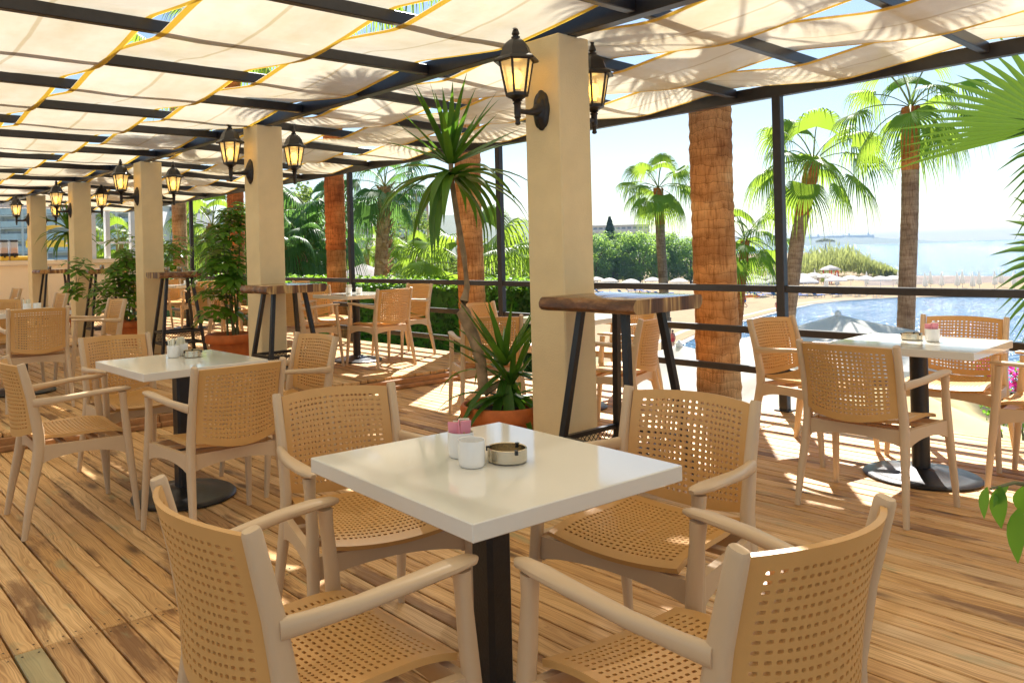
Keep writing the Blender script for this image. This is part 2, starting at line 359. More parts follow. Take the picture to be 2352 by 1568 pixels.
def tag(o, label=None, cat=None, group=None, kind=None):
    if label: o['label'] = label
    if cat: o['category'] = cat
    if group: o['group'] = group
    if kind: o['kind'] = kind
    return o
def thing(name, label, cat, loc=(0, 0, 0), rz=0, group=None):
    o = bpy.data.objects.new(name, None); C.objects.link(o); o.empty_display_size = .1
    o.location = loc; o.rotation_euler = (0, 0, rz); return tag(o, label, cat, group)
def copy_tree(o, loc=None, rz=None, label=None, group=None, parent=None):
    c = o.copy(); C.objects.link(c)
    if parent is not None: c.parent = parent
    for ch in list(o.children): copy_tree(ch, parent=c)
    if loc is not None: c.location = loc
    if rz is not None: c.rotation_euler = (0, 0, rz)
    if label: c['label'] = label
    if group: c['group'] = group
    return c

# ================================================================== SETTING: decks
def boards(name, x0, x1, ysegs, z, pitch=.0955, gap=.008, xo=.675, th=.03):
    mb = MB(); cols = []
    k0 = math.floor((x0-xo)/pitch); k1 = math.ceil((x1-xo)/pitch)
    for k in range(k0, k1):
        a = max(x0, xo+k*pitch+gap/2); b = min(x1, xo+(k+1)*pitch-gap/2)
        if b-a < .01: continue
        off = rs.uniform(-.012, .012)
        for (ya, yb) in zip(ysegs[:-1], ysegs[1:]):
            dz = rs.uniform(-.0018, .0018)
            n = len(mb.f); mb.box(((a+b)/2, (ya+yb)/2+off, z-th/2+dz), (b-a, yb-ya-.004, th), bev=.003)
            for yy in (ya+.035, yb-.035):
                for xx in (a+.018, b-.018):
                    zz = z+dz+.0016; mb.add([(xx+.0042*math.cos(q*PI/3), yy+off+.0042*math.sin(q*PI/3), zz) for q in range(6)], [tuple(range(6))], 1)
            c = rs.rand(3); c[2] *= .98
            if (a < .62 < b and yb < 3 and z == 0) or rs.rand() < .002: c[2] = 1.0
            cols += [c]*(len(mb.f)-n)
    o = mb.build(name, [M['deck'], M['nail']], ang=25, smooth=False); me = o.data
    at = me.attributes.new('board', 'FLOAT_COLOR', 'FACE')
    at.data.foreach_set('color', np.array([[*c, 1] for c in cols], dtype=np.float32).ravel())
    return tag(o, kind='structure')
STEP = 6.15; PZ = .12
boards('deck_floor', -3.2, 6.3, [-4.0, -.45, 2.915, 6.3], 0)
boards('deck_platform', -3.2, 6.3, [STEP, 9.4, 12.8, 16.2, 19.0], PZ, xo=.62)
mb = MB(); mb.box((1.55, 7.5, -.10), (9.46, 23.0, .12)); mb.build('deck_underside', M['dark'], smooth=False); tag(bpy.data.objects['deck_underside'], kind='structure')
t = thing('deck_step', 'low wooden step along the front edge of the raised deck', 'step', (1.4, STEP, 0))
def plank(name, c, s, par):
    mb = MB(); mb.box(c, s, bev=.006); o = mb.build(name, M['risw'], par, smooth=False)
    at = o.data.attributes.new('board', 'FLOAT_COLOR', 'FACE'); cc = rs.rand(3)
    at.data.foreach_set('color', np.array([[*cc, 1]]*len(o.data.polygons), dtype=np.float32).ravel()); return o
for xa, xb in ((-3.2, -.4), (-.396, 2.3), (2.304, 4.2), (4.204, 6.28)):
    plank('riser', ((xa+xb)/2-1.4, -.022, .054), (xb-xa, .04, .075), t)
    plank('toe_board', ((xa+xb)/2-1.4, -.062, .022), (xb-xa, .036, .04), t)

# ================================================================== PERGOLA
def zroof(x, y): return 2.548 - max(0, x-3.6)/2.58*(.055+.0062*max(0, y-3))
XO = 6.18; XM = 3.64
RP = .86
RAF = [1.71+RP*k for k in range(-5, 20)]
Y0, Y1 = RAF[0], RAF[-1]
pg = thing('pergola', 'dark steel pergola frame carrying woven fabric strips over the deck', 'pergola', (0, 0, 0))
def beam(name, a, b, wdt, hgt, par=None, mat='metal', up=(0, 0, 1)):
    a, b = Vector(a), Vector(b); d = (b-a); mid = (a+b)/2; L = d.length; d.normalize()
    s_ = d.cross(Vector(up)).normalized(); u = s_.cross(d)
    rot = Matrix((s_, d, u)).transposed()
    mb = MB(); mb.box(mid, (wdt, L, hgt), rot=rot, bev=.004); return mb.build(name, M[mat], par, smooth=False)
for k, y in enumerate(RAF):
    bl = .030
    beam('rafter', (-3.4, y, zroof(-3.4, y)+.05), (XM-.045, y, zroof(XM, y)+.05), .05, .07, pg)
    beam('rafter', (XM+.045, y, zroof(XM, y)+.05), (XO-.036, y, zroof(XO, y)+.05), .05, .07, pg)
beam('beam', (XM, Y0-.2, zroof(XM, Y0)+.055), (XM, Y1+.2, zroof(XM, Y1)+.055), .085, .11, pg)
beam('beam', (XO, Y0-.2, zroof(XO, Y0)+.05), (XO, Y1+.2, zroof(XO, Y1)+.05), .07, .10, pg)
POSTY = [.05, 3.09, 6.18, 9.08, 11.8, 14.5]
for y in POSTY:
    z0 = 0 if y < STEP else PZ
    mb = MB(); zt = zroof(XO, y); mb.box((XO, y, (z0+zt)/2), (.066, .066, zt-z0), bev=.005); mb.build('post', M['metal'], pg, smooth=False)
    mb = MB(); mb.box((XO, y, z0+.006), (.12, .12, .012), bev=.003); mb.build('foot_plate', M['metal'], pg, smooth=False)
rl = thing('railing', 'dark steel railing of four bars along the sea side of the deck', 'railing', (XO, 6, 0))
for z in (.957, .62, .30):
    for ya, yb in zip([-2.6]+POSTY, POSTY+[18.6]):
        mb = MB(); mb.box((0, (ya+yb)/2-6, z), (.05, yb-ya-.07, .055), bev=.005); mb.build('rail', M['metal'], rl, smooth=False)

# woven awning strips
EDGES = [(-2.36, -1.36), (-1.36, -.36), (-.36, .64), (.64, 1.64), (1.64, 2.66), (2.66, 3.53), (3.74, 4.56), (4.56, 5.40), (5.40, 6.13)]
AWL = ['farthest left of those in the photo', 'second from the left', 'third from the left', 'left of the yellow hem seam', 'between the two yellow hem seams', 'against the near side of the main beam', 'just seaward of the main beam', 'midway between main beam and outer beam', 'along the outer beam by the railing']
for j, (xa, xb) in enumerate(EDGES):
    ys = np.arange(Y0-.1, Y1+.1, .0775); nx = 9; mb = MB(); hb = MB()
    vs = []; hem = [[], []]
    for y in ys:
        ph = (y-RAF[0])/RP; kk = j + 0
        wv = math.cos(PI*ph)*(1 if (kk % 2) == 1 else -1)      # +1 = over a rafter, -1 = under it
        wv = math.asin(max(-1, min(1, wv*.985)))/math.asin(.985)
        wv = max(-.94, min(.94, wv))
        pull = .012*abs(wv)
        row = []
        for i in range(nx):
            u = i/(nx-1); x = xa+.004 + (xb-xa-.008)*u
            x += (pull if u < .5 else -pull)*abs(2*u-1)**2*.7
            sag = -.020*(1-abs(wv))*math.sin(PI*u) - .006*math.sin(PI*u)*rs.uniform(.7, 1.3)
            z = zroof(x, y)+.05 + wv*.047 + sag + .006*math.sin(7*x+3*y+j)*math.sin(PI*u)
            row.append((x, y, z))
        vs += row
        for e, (i0, sgn) in enumerate(((0, 1), (nx-1, -1))):
            p = row[i0]; hem[e].append(((p[0], y, p[2]-.004), (p[0]+sgn*.040, y, p[2]-.006)))
    fs = [(r*nx+i, r*nx+i+1, (r+1)*nx+i+1, (r+1)*nx+i) for r in range(len(ys)-1) for i in range(nx-1)]
    mb.add(vs, fs)
    o = mb.build('awning_strip', M['fabric'], ang=80)
    tag(o, 'cream shade cloth strip woven through the rafters, '+AWL[j], 'awning', 'woven shade cloth strips')
    for e in range(2):
        hb = MB(); q = [p for pr in hem[e] for p in pr]
        hb.add(q, [(2*i, 2*i+1, 2*i+3, 2*i+2) for i in range(len(hem[e])-1)]); hb.build('hem', M['hem'], o, ang=80)

# ================================================================== PILLARS and LANTERNS
PIL = [(3.51, 3.01, 2.55, 0), (3.51, 6.68, 2.55, PZ), (3.555, 9.86, 2.55, PZ), (3.555, 12.83, 2.55, PZ), (3.585, 15.66, 2.55, PZ)]
pl_l = ['cream stucco pillar nearest the camera beside the big terracotta pot', 'cream stucco pillar just right of the tall umbrella plant', 'cream stucco pillar third from the camera with leafy plant behind', 'cream stucco pillar fourth from the camera by drooping dracaena', 'cream stucco pillar farthest from the camera by the drink dispensers']
def lantern(side):
    """wall lantern; plate on a wall at x=0, lantern out along side*x"""
    g = bpy.data.objects.new('wall_lantern', None); C.objects.link(g); g.empty_display_size = .1
    ax = side*.205
    mb = MB()                                                       # scalloped back plate
    n = 48; prof = []
    for k in range(n):
        a = 2*PI*k/n; r = 1+.055*abs(math.cos(4*a)); prof.append((.058*r*math.cos(a), .112*r*math.sin(a)))
    rings = [(0, 1.0), (.010, 1.0), (.018, .90), (.022, .72), (.034, .62), (.046, .35)]
    vs = [(side*d, y*s, z*s) for d, s in rings for y, z in prof]
    fs = [(i*n+k, i*n+(k+1) % n, (i+1)*n+(k+1) % n, (i+1)*n+k) for i in range(len(rings)-1) for k in range(n)]
    fs.append(tuple((len(rings)-1)*n+k for k in range(n))); mb.add(vs, fs)
    pl = mb.build('back_plate', M['lamp'], g, 40)
    mb = MB()
    for z in (.045, -.045): mb.lathe([(.006, 0), (.006, .004), (.003, .006)], 8, (0, 0, 0)); break
    sc_ = mb.build('screw', M['chalk'], pl); sc_.rotation_euler = (0, side*PI/2, 0); sc_.location = (side*.022, -.030, .012)
    mb = MB()                                                       # arm
    pts = [(side*.03, 0, .0), (side*.06, 0, -.012), (side*.10, 0, -.020), (side*.15, 0, -.022), (ax, 0, -.022)]
    mb.tube(pts, [.040, .026, .017, .0145, .0145], 12); mb.build('arm', M['lamp'], g)
    mb = MB()                                                       # turned stem under the lantern
    mb.lathe([(.004, -.104), (.013, -.100), (.016, -.092), (.012, -.080), (.014, -.066), (.020, -.058), (.016, -.050), (.019, -.040), (.019, .014), (.026, .022), (.018, .030), (.03, .036)], 16, (ax, 0, 0)); mb.build('stem', M['lamp'], g, 50)
    rb, rt, zb, zt_ = .062, .098, .075, .268
    mb = MB()
    H = 6; ph = PI/6
    mb.lathe([(.018, .030), (.030, .042), (.052, .056), (.066, .060), (.068, .078), (.060, .078)], H, (ax, 0, 0), ph=ph)
    mb.lathe([(rt-.012, zt_-.012), (rt+.002, zt_-.012), (rt+.006, zt_+.004), (rt-.02, zt_+.006)], H, (ax, 0, 0), ph=ph)
    for k in range(H):
        a = 2*PI*k/H+ph
        mb.tube([(ax+rb*math.cos(a), rb*math.sin(a), zb), (ax+rt*math.cos(a), rt*math.sin(a), zt_)], .0072, 6)
    mb.build('cage', M['lamp'], g, 30)
    mb = MB()                                                       # roof: brim, dome, finial
    mb.lathe([(rt-.01, zt_-.004), (.130, zt_-.014), (.134, zt_-.008), (.128, zt_+.004), (.098, zt_+.020), (.088, zt_+.040), (.078, zt_+.070), (.060, zt_+.096), (.038, zt_+.114), (.022, zt_+.122)], H, (ax, 0, 0), ph=ph)
    mb.lathe([(.024, zt_+.120), (.026, zt_+.130), (.015, zt_+.136), (.023, zt_+.148), (.017, zt_+.166), (.010, zt_+.184), (.012, zt_+.196), (.009, zt_+.208), (.003, zt_+.212)], 14, (ax, 0, 0)); mb.build('roof', M['lamp'], g, 30)
    for k in range(H):
        a = 2*PI*k/H+ph; b = a+2*PI/H; q = .992; mb = MB()
        mb.add([(ax+rb*q*math.cos(a), rb*q*math.sin(a), zb), (ax+rb*q*math.cos(b), rb*q*math.sin(b), zb), (ax+rt*q*math.cos(b), rt*q*math.sin(b), zt_-.008), (ax+rt*q*math.cos(a), rt*q*math.sin(a), zt_-.008)], [(0, 1, 2, 3)])
        mb.build('glass_pane', M['frost'], g, smooth=False)
    mb = MB(); mb.lathe([(.004, .100), (.018, .104), (.019, .122), (.022, .128), (.033, .150), (.035, .170), (.030, .190), (.018, .204), (.003, .209)], 16, (ax, 0, 0)); bu = mb.build('bulb', M['bulb'], g, 60)
    mb = MB(); mb.lathe([(.015, .070), (.017, .074), (.017, .102), (.013, .104)], 12, (ax, 0, 0)); mb.build('socket', M['iron'], bu)
    return g
LA = lantern(-1); LB = lantern(1); first = {-1: True, 1: True}
ord_ = ['nearest', 'second', 'third', 'fourth', 'farthest']
lamp_light = bpy.data.lights.new('lamp_glow', 'POINT'); lamp_light.energy = .16; lamp_light.color = (1.0, .58, .16); lamp_light.shadow_soft_size = .036
for i, (x, y, zt, z0) in enumerate(PIL):
    wd = .272; xf = x
    mb = MB(); mb.box((wd/2, wd/2, (zt-z0)/2), (wd, wd, zt-z0), bev=.008)
    o = mb.build('pillar', M['stucco'], smooth=False); o.location = (x, y, z0); tag(o, pl_l[i], 'pillar', 'cream pillars in a row')
    for side, src in ((-1, LA), (1, LB)):
        lx = x if side < 0 else x+wd
        loc = (lx, y+wd*.5, 2.125-.004*i)
        lab = 'lit black lantern on the %s pillar, %s' % (ord_[i] if i in (0, 4) else ord_[i]+' nearest', 'on its face toward the inner tables' if side < 0 else 'on its face toward the sea railing')
        if first[side]: g = src; g.location = loc; first[side] = False
        else: g = copy_tree(src, loc)
        tag(g, lab, 'wall lamp', 'black wall lanterns on the pillars')
        lo = bpy.data.objects.new('lamp_glow', lamp_light); C.objects.link(lo); lo.parent = g; lo.location = (side*.205, 0, .23)

# ================================================================== CHAIRS
def perf_panel(rows, cols_w, fmap, th, hl=.58, hh=.46, mu=.055, mv=.055):
    """perforated sheet: fmap(u, v) -> (point, normal); cols_w = relative column widths"""
    W = sum(cols_w); us = [0.0, mu]; acc = 0
    for c in cols_w: acc += c; us.append(mu+(1-2*mu)*acc/W)
    us.append(1.0); vs_ = [0.0]+[mv+(1-2*mv)*k/rows for k in range(rows+1)]+[1.0]
    mb = MB(); cache = {}
    def P(u, v, side):
        key = (round(u, 5), round(v, 5), side)
        if key not in cache:
            p, n = fmap(u, v); p = Vector(p) + Vector(n)*(th/2*side); cache[key] = mb.k; mb.v.append(tuple(p)); mb.k += 1
        return cache[key]
    def quad(a, b, c, d): mb.f.append((a, b, c, d)); mb.mi.append(0)
    nU, nV = len(us)-1, len(vs_)-1
    for i in range(nU):
        for j in range(nV):
            u0, u1, v0, v1 = us[i], us[i+1], vs_[j], vs_[j+1]
            hole = 0 < i < nU-1 and 0 < j < nV-1
            um, vm = (u0+u1)/2, (v0+v1)/2
            o8 = [(u0, v0), (um, v0), (u1, v0), (u1, vm), (u1, v1), (um, v1), (u0, v1), (u0, vm)]
            if not hole:
                for s_ in (1, -1):
                    q = [P(*a, s_) for a in o8]; c = P(um, vm, s_)
                    for k in range(0, 8, 2):
                        f = (q[(k-1) % 8], q[k], q[k+1], c); mb.f.append(f if s_ > 0 else f[::-1]); mb.mi.append(0)
            else:
                a = (u1-u0)/2*hl; b = (v1-v0)/2*hh; e = .62
                h8 = [(um-a*.86, vm-b*.80), (um, vm-b), (um+a*.86, vm-b*.80), (um+a, vm), (um+a*.86, vm+b*.80), (um, vm+b), (um-a*.86, vm+b*.80), (um-a, vm)]
                for s_ in (1, -1):
                    q = [P(*x, s_) for x in o8]; h = [P(*x, s_) for x in h8]
                    for k in range(8):
                        f = (q[k], q[(k+1) % 8], h[(k+1) % 8], h[k]); mb.f.append(f if s_ > 0 else f[::-1]); mb.mi.append(0)
                ht = [P(*x, 1) for x in h8]; hb_ = [P(*x, -1) for x in h8]
                for k in range(8): quad(ht[k], ht[(k+1) % 8], hb_[(k+1) % 8], hb_[k])
    N = 40
    edge = [(k/N, 0) for k in range(N)]
    def rim(fix, horiz):
        xs = us if horiz else vs_
        fine = []
        for a, b in zip(xs[:-1], xs[1:]): fine += [a, (a+b)/2]
        fine.append(1.0)
        for a, b in zip(fine[:-1], fine[1:]):
            A = (a, fix) if horiz else (fix, a); B = (b, fix) if horiz else (fix, b)
            quad(P(*A, 1), P(*B, 1), P(*B, -1), P(*A, -1))
    rim(0, True); rim(1, True); rim(0, False); rim(1, False)
    return mb
def wcols(n, per): return [1+.24*math.cos(2*PI*(k+.5)/per) for k in range(n)]
CH = .83
def make_chair():
    g = bpy.data.objects.new('armchair', None); C.objects.link(g); g.empty_display_size = .1
    # seat: sheet 0.44 x 0.43, dished
    def smap(u, v):
        wd = .425 - .03*(1-v); x = (u-.5)*wd; y = -.195+.425*v
        def zz(x, y): 
            e = (x/.21); return .452 + .016*e*e - .020*max(0, (y-.10)/.13)**2 - .006 + .012*max(0, (-.08-y)/.12)
        z = zz(x, y); dx = (zz(x+.01, y)-zz(x-.01, y))/.02; dy = (zz(x, y+.01)-zz(x, y-.01))/.02
        return (x, y+.012*(1-(2*u-1)**2)*v, z), Vector((-dx, -dy, 1)).normalized()
    mb = perf_panel(20, wcols(21, 10.5), smap, .015, .60, .42, .06, .07); mb.build('seat', M['seat'], g, 40)
    # backrest: curved sheet between the posts
    def bmap(u, v):
        x = (u-.5)*.406; z = .495+.322*v; c = 1-(2*u-1)**2
        y = -.203 - .060*c - .055*v + .012*math.sin(PI*v)
        z += -.038*c*(1-v)**2 + .008*c*v
        n = Vector((-(.050*4*(2*u-1)/.88)*1.0, 1, .17)).normalized()
        return (x, y, z), n
    mb = perf_panel(16, wcols(19, 9.5), bmap, .012, .62, .44, .055, .075); mb.build('backrest', M['seat'], g, 40)
    for s in (-1, 1):
        mb = MB()                                                   # rear leg running up into the back post
        pts = [(s*.246, -.262, 0), (s*.238, -.236, .15), (s*.226, -.198, .33), (s*.220, -.182, .42), (s*.217, -.184, .50), (s*.218, -.212, .66), (s*.221, -.252, .822), (s*.221, -.254, .830)]
        mb.sweep(pts, [(.012, .014), (.0145, .019), (.017, .025), (.018, .027), (.0175, .026), (.0155, .022), (.0145, .0185), (.0125, .016)], 12, up=(0, 1, 0), sq=3.2); mb.build('leg', M['frame'], g, 40)
        mb = MB()                                                   # front leg up to the arm
        pts = [(s*.284, .262, 0), (s*.276, .246, .18), (s*.266, .226, .38), (s*.262, .216, .50), (s*.263, .206, .60), (s*.264, .202, .652)]
        mb.sweep(pts, [(.0125, .0125), (.016, .016), (.0185, .020), (.018, .019), (.0165, .0165), (.019, .019)], 12, up=(0, 1, 0), sq=2.8); mb.build('leg', M['frame'], g, 40)
        mb = MB()                                                   # arm
        pts = [(s*.226, -.206, .640), (s*.236, -.15, .642), (s*.254, -.05, .650), (s*.267, .07, .662), (s*.269, .17, .668), (s*.266, .225, .668), (s*.264, .243, .666)]
        mb.sweep(pts, [(.013, .021), (.014, .019), (.018, .0155), (.023, .013), (.026, .0115), (.021, .010), (.008, .006)], 12, sq=2.6); mb.build('armrest', M['frame'], g, 45)
    mb = MB()                                                       # aprons with arched lower edges
    def apron(a, b, zt, zb, arch, th):
        a, b = Vector(a), Vector(b); n = 8; d = (b-a).normalized(); s_ = Vector((d.y, -d.x, 0))*th/2; vs = []
        for i in range(n+1):
            t_ = i/n; p = a+(b-a)*t_; z1 = zb+arch*math.sin(PI*t_)**.7
            for off in (s_, -s_): vs += [p+off+Vector((0, 0, zt)), p+off+Vector((0, 0, z1))]
        fs = []
        for i in range(n):
            k = 4*i; fs += [(k, k+4, k+5, k+1), (k+2, k+3, k+7, k+6), (k, k+2, k+6, k+4), (k+1, k+5, k+7, k+3)]
        fs += [(0, 1, 3, 2), (4*n, 4*n+2, 4*n+3, 4*n+1)]; mb.add(vs, fs)
    for s in (-1, 1): apron((s*.221, -.175, 0), (s*.257, .212, 0), .430, .345, .035, .024)
    apron((-.25, .215, 0), (.25, .215, 0), .424, .352, .030, .022); apron((-.215, -.178, 0), (.215, -.178, 0), .432, .352, .030, .022)
    for y in (-.06, .09): mb.box((0, y, .415), (.46, .03, .02), bev=.004)
    mb.build('seat_frame', M['frame'], g, 40)
    return g
CHAIR = make_chair(); chair_used = [False]
def chair(x, y, face, z, label, group='tan perforated armchairs on the deck'):
    """face: angle of the facing direction measured from +y toward -x (rotation about z)"""
    if not chair_used[0]: g = CHAIR; g.location = (x, y, z); g.rotation_euler = (0, 0, face); chair_used[0] = True
    else: g = copy_tree(CHAIR, (x, y, z), face)
    return tag(g, label, 'chair', group)

# ================================================================== DINING TABLES
TBL = {}
def table(x, y, z, label, rz=0, rnd=False, sx=.70, sy=.70, bx=None, by=None):
    key = rnd
    bx = x if bx is None else bx; by = y if by is None else by
    if key not in TBL:
        g = bpy.data.objects.new('dining_table', None); C.objects.link(g); g.empty_display_size = .1
        mb = MB(); mb.box((0, 0, .7295), (sx, sy, .041), bev=.0025); mb.build('tabletop', M['white'], g, smooth=False)
        mb = MB()
        if rnd: mb.lathe([(.044, .03), (.044, .705)], 24)
        else: mb.box((0, 0, .3725), (.082, .082, .665), bev=.012)
        mb.build('pedestal', M['iron'], g, 30)
        mb = MB(); mb.lathe([(.262, 0), (.282, .004), (.284, .012), (.272, .022), (.235, .021), (.16, .034), (.085, .056), (.075, .06)], 48); mb.build('base', M['iron'], g, 50)
        mb = MB(); mb.box((0, 0, .7), (.34, .34, .012), bev=.003); mb.build('top_plate', M['iron'], g, smooth=False)
        TBL[key] = g; g.location = (x, y, z); g.rotation_euler = (0, 0, rz)
    else: g = copy_tree(TBL[key], (x, y, z), rz)
    return tag(g, label, 'table', 'white square cafe tables')
F_PX, F_MX, F_PY, F_MY = -PI/2, PI/2, 0.0, PI     # facing +x, -x, +y, -y
Lb = 'tan perforated armchair '
T = {}
T[1] = table(1.475, 1.54, 0, 'white square table closest to the camera holding a sugar pot and ashtray', R_(-3), sx=.70, sy=.70)
T[2] = table(1.725, 4.235, 0, 'white square table with two cups of sticks on the left below the step', R_(1.5))
T[3] = table(4.95, 1.72, 0, 'white square table on the right beside the sea railing', R_(2), True)
T[4] = table(1.72, 7.95, PZ, 'white square table cut by the left edge of the photo on the raised deck')
T[5] = table(1.68, 9.9, PZ, 'white square table at the back left, behind the one cut by the edge')
T[6] = table(5.08, 7.40, PZ, 'white square table on the raised deck in front of the hedge', 0, True)
T[7] = table(5.16, 4.37, 0, 'white square table half hidden behind the nearest pillar', R_(6), True)
T[8] = table(5.45, 13.0, PZ, 'white square table far back seen past the third pillar', 0, True)
T[9] = table(5.2, 10.15, PZ, 'white square table hidden by the umbrella plant and second pillar', 0, True)
T[10] = table(1.95, 12.4, PZ, 'white square table farthest back near the bar counter')
CHS = [
 (0.895, 1.5, F_PX, 0, 'closest to the camera at lower left, its back turned to us'),
 (1.43, 0.9, F_PY-.105, 0, 'closest to the camera at lower right, its back turned to us'),
 (1.515, 2.18, F_MY-.21, 0, 'facing us behind the left corner of the nearest white table'),
 (2.08, 1.465, F_MX+.08, 0, 'facing us behind the right corner of the nearest white table'),
 (1.145, 4.31, F_PX-.05, 0, 'in profile on the left, at the table below the step'),
 (1.64, 3.585, F_PY, 0, 'back to us, in front of the left table below the step'),
 (1.7, 4.94, F_MY+.09, 0, 'facing us behind the left table, its legs before the step'),
 (2.315, 4.18, F_MX, 0, 'facing left on the pillar side of the table below the step'),
 (4.255, 1.7, F_PX, 0, 'back to us, in front of the table by the sea railing'),
 (5.09, 2.39, F_MY-.14, 0, 'in side view at the railing post, left of the right-hand table'),
 (5.585, 1.76, F_MX+.04, 0, 'facing us against the railing behind the right-hand table'),
 (5.22, 1.16, F_PY+.05, 0, 'cut by the right edge of the photo'),
 (1.64, 7.12, F_PY-.1, PZ, 'back to us on the raised deck at the left photo edge'),
 (2.25, 7.65, F_MX, PZ, 'facing left, right of the table cut by the left edge'),
 (1.7, 8.55, F_MY, PZ, 'facing us behind the table cut by the left edge'),
 (1.1, 7.95, F_PX, PZ, 'mostly outside the left photo edge on the raised deck'),
 (2.3, 9.75, F_MX, PZ, 'small slatted-looking back before the fourth pillar bar table'),
 (1.68, 9.25, F_PY, PZ, 'dark back seen beyond the raised table at far left'),
 (1.68, 10.55, F_MY, PZ, 'facing us at the back left table'),
 (5.05, 6.88, F_PY, PZ, 'back to us at the table before the hedge'),
 (5.72, 7.35, F_MX, PZ, 'with its back to the railing before the hedge'),
 (4.43, 7.38, F_PX, PZ, 'in profile behind the second bar table leg, facing right'),
 (5.08, 8.05, F_MY, PZ, 'facing us at the far side of the hedge table'),
 (4.31, 4.48, F_PX+.95, 0, 'back to us behind the big terracotta pot'),
 (5.2, 5.25, F_MY+.1, 0, 'facing us by the railing palm left of the nearest pillar'),
 (4.66, 3.53, F_PY+.30, 0, 'back curved toward us behind the nearest bar table legs'),
 (5.72, 4.3, F_MX, 0, 'facing us at the railing just right of the nearest pillar'),
 (4.8, 13, F_PX, PZ, 'facing right at the farthest sea side table'),
 (5.45, 12.35, F_PY, PZ, 'back to us at the farthest sea side table'),
 (5.97, 13, F_MX, PZ, 'with its back to the railing at the farthest sea side table'),
 (5.45, 13.65, F_MY, PZ, 'facing us at the farthest sea side table'),
 (4.65, 10.13, F_PX, PZ, 'seen through the umbrella plant stems, facing right'),
 (5.2, 9.5, F_PY, PZ, 'back to us behind the umbrella plant'),
 (5.75, 10.15, F_MX, PZ, 'at the railing behind the second pillar'),
 (5.2, 10.8, F_MY, PZ, 'facing us at the far side of the table behind the umbrella plant'),
 (2.38, 12.4, F_MX, PZ, 'smallest slatted-looking back left of the fifth pillar bar table'),
 (1.95, 11.75, F_PY, PZ, 'back to us at the farthest inner table'),
]
for x, y, f, z, l in CHS: chair(x, y, f, z, Lb+l)

# ---------------------------------------------------------------- things on the tables
TOP = .7505
CUPS = {}
def cup(kind, loc, rz, label, group=None, s=1):
    if kind not in CUPS:
        if kind == 'ashtray':
            mb = MB(); mb.lathe([(.0, .001), (.050, .001), (.053, .004), (.053, .036), (.051, .038), (.049, .036), (.049, .006), (.0, .005)], 40, closed=True)
            o = mb.build('ashtray', M['steel'], None, 40)
            for a in (2.3, 2.3+2*PI/3, 2.3+4*PI/3): mb = MB(); mb.box((.051*math.cos(a), .051*math.sin(a), .033), (.010, .008, .012), rz=a); mb.build('rest_notch', M['black'], o, smooth=False)
        else:
            mb = MB(); mb.lathe([(.0, .0), (.028, .0), (.033, .003), (.0345, .012), (.036, .068), (.0355, .070), (.0335, .069), (.032, .012), (.0, .010)], 32, closed=True)
            o = mb.build({'cup': 'cup', 'sticks': 'stick_cup', 'sugar': 'sugar_pot'}[kind], M['ceramic'], None, 50)
            if kind == 'sticks':
                for k in range(12):
                    mb = MB(); a = rs.rand()*6.28; r = rs.rand()*.022; q = Vector((r*math.cos(a), r*math.sin(a), .02))
                    mb.box(q+Vector((r*.3*math.cos(a), r*.3*math.sin(a), .045)), (.011, .003, .085), rot=Matrix.Rotation(rs.uniform(0, 3), 3, 'Z') @ Matrix.Rotation(rs.uniform(-.25, .25), 3, 'X')); mb.build('paper_stick', M['whitep'], o, smooth=False)
            if kind == 'sugar':
                for k in range(9):
                    mb = MB(); a = k*2.4; r = .010+.012*rs.rand()
                    mb.box((r*math.cos(a), r*math.sin(a), .067+.012*rs.rand()), (.030, .004, .052), rot=Matrix.Rotation(a*.7, 3, 'Z') @ Matrix.Rotation(rs.uniform(-.3, .3), 3, 'X'), bev=.0012); mb.build('sugar_packet', M['pinkp' if math.cos(a-R_(205)) > .35 else ['kraft', 'whitep'][k % 2]], o, smooth=False)
        CUPS[kind] = o; o.location = loc; o.rotation_euler = (0, 0, rz)
    else: o = copy_tree(CUPS[kind], loc, rz)
    cat = {'ashtray': 'ashtray', 'cup': 'cup', 'sticks': 'cup', 'sugar': 'sugar pot'}[kind]
    return tag(o, label, cat, group)
cup('sugar', (1.452, 1.625, TOP), .4, 'white pot of pink and brown sugar packets behind a cup on the nearest table', 'sugar pots')
cup('cup', (1.408, 1.535, TOP), 0, 'empty white cup in front of the sugar pot on the nearest table', 'white cups')
cup('ashtray', (1.512, 1.508, TOP), 0, 'round steel ashtray on the nearest white table', 'steel ashtrays')
cup('sticks', (1.815, 4.44, TOP), 0, 'white cup of paper sticks behind its twin on the left table', 'white cups')
cup('sticks', (1.745, 4.39, TOP), 1.5, 'white cup of paper sticks in front on the left table', 'white cups')
cup('ashtray', (1.835, 4.33, TOP), 1, 'round steel ashtray beside the cups on the left table', 'steel ashtrays')
cup('ashtray', (5.03, 1.78, TOP), 2, 'round steel ashtray on the table by the sea railing', 'steel ashtrays')
cup('sugar', (5.01, 1.67, TOP), -.11, 'white pot of sugar packets on the table by the sea railing', 'sugar pots')
cup('sticks', (5.03, 7.46, PZ+TOP), 1, 'white cup of sticks on the table before the hedge', 'white cups')
cup('cup', (5.10, 7.36, PZ+TOP), 1, 'white cup right of the stick cup on the hedge table', 'white cups')
cup('sticks', (1.75, 7.85, PZ+TOP), 2, 'white cup of sticks behind the chair back at far left', 'white cups')
cup('cup', (1.83, 7.83, PZ+TOP), 2, 'white cup beside the stick cup at far left', 'white cups')
cup('cup', (5.42, 13.0, PZ+TOP), 2, 'white cup on the farthest sea side table, left one', 'white cups')
cup('cup', (5.54, 12.9, PZ+TOP), 2, 'white cup on the farthest sea side table, right one', 'white cups')

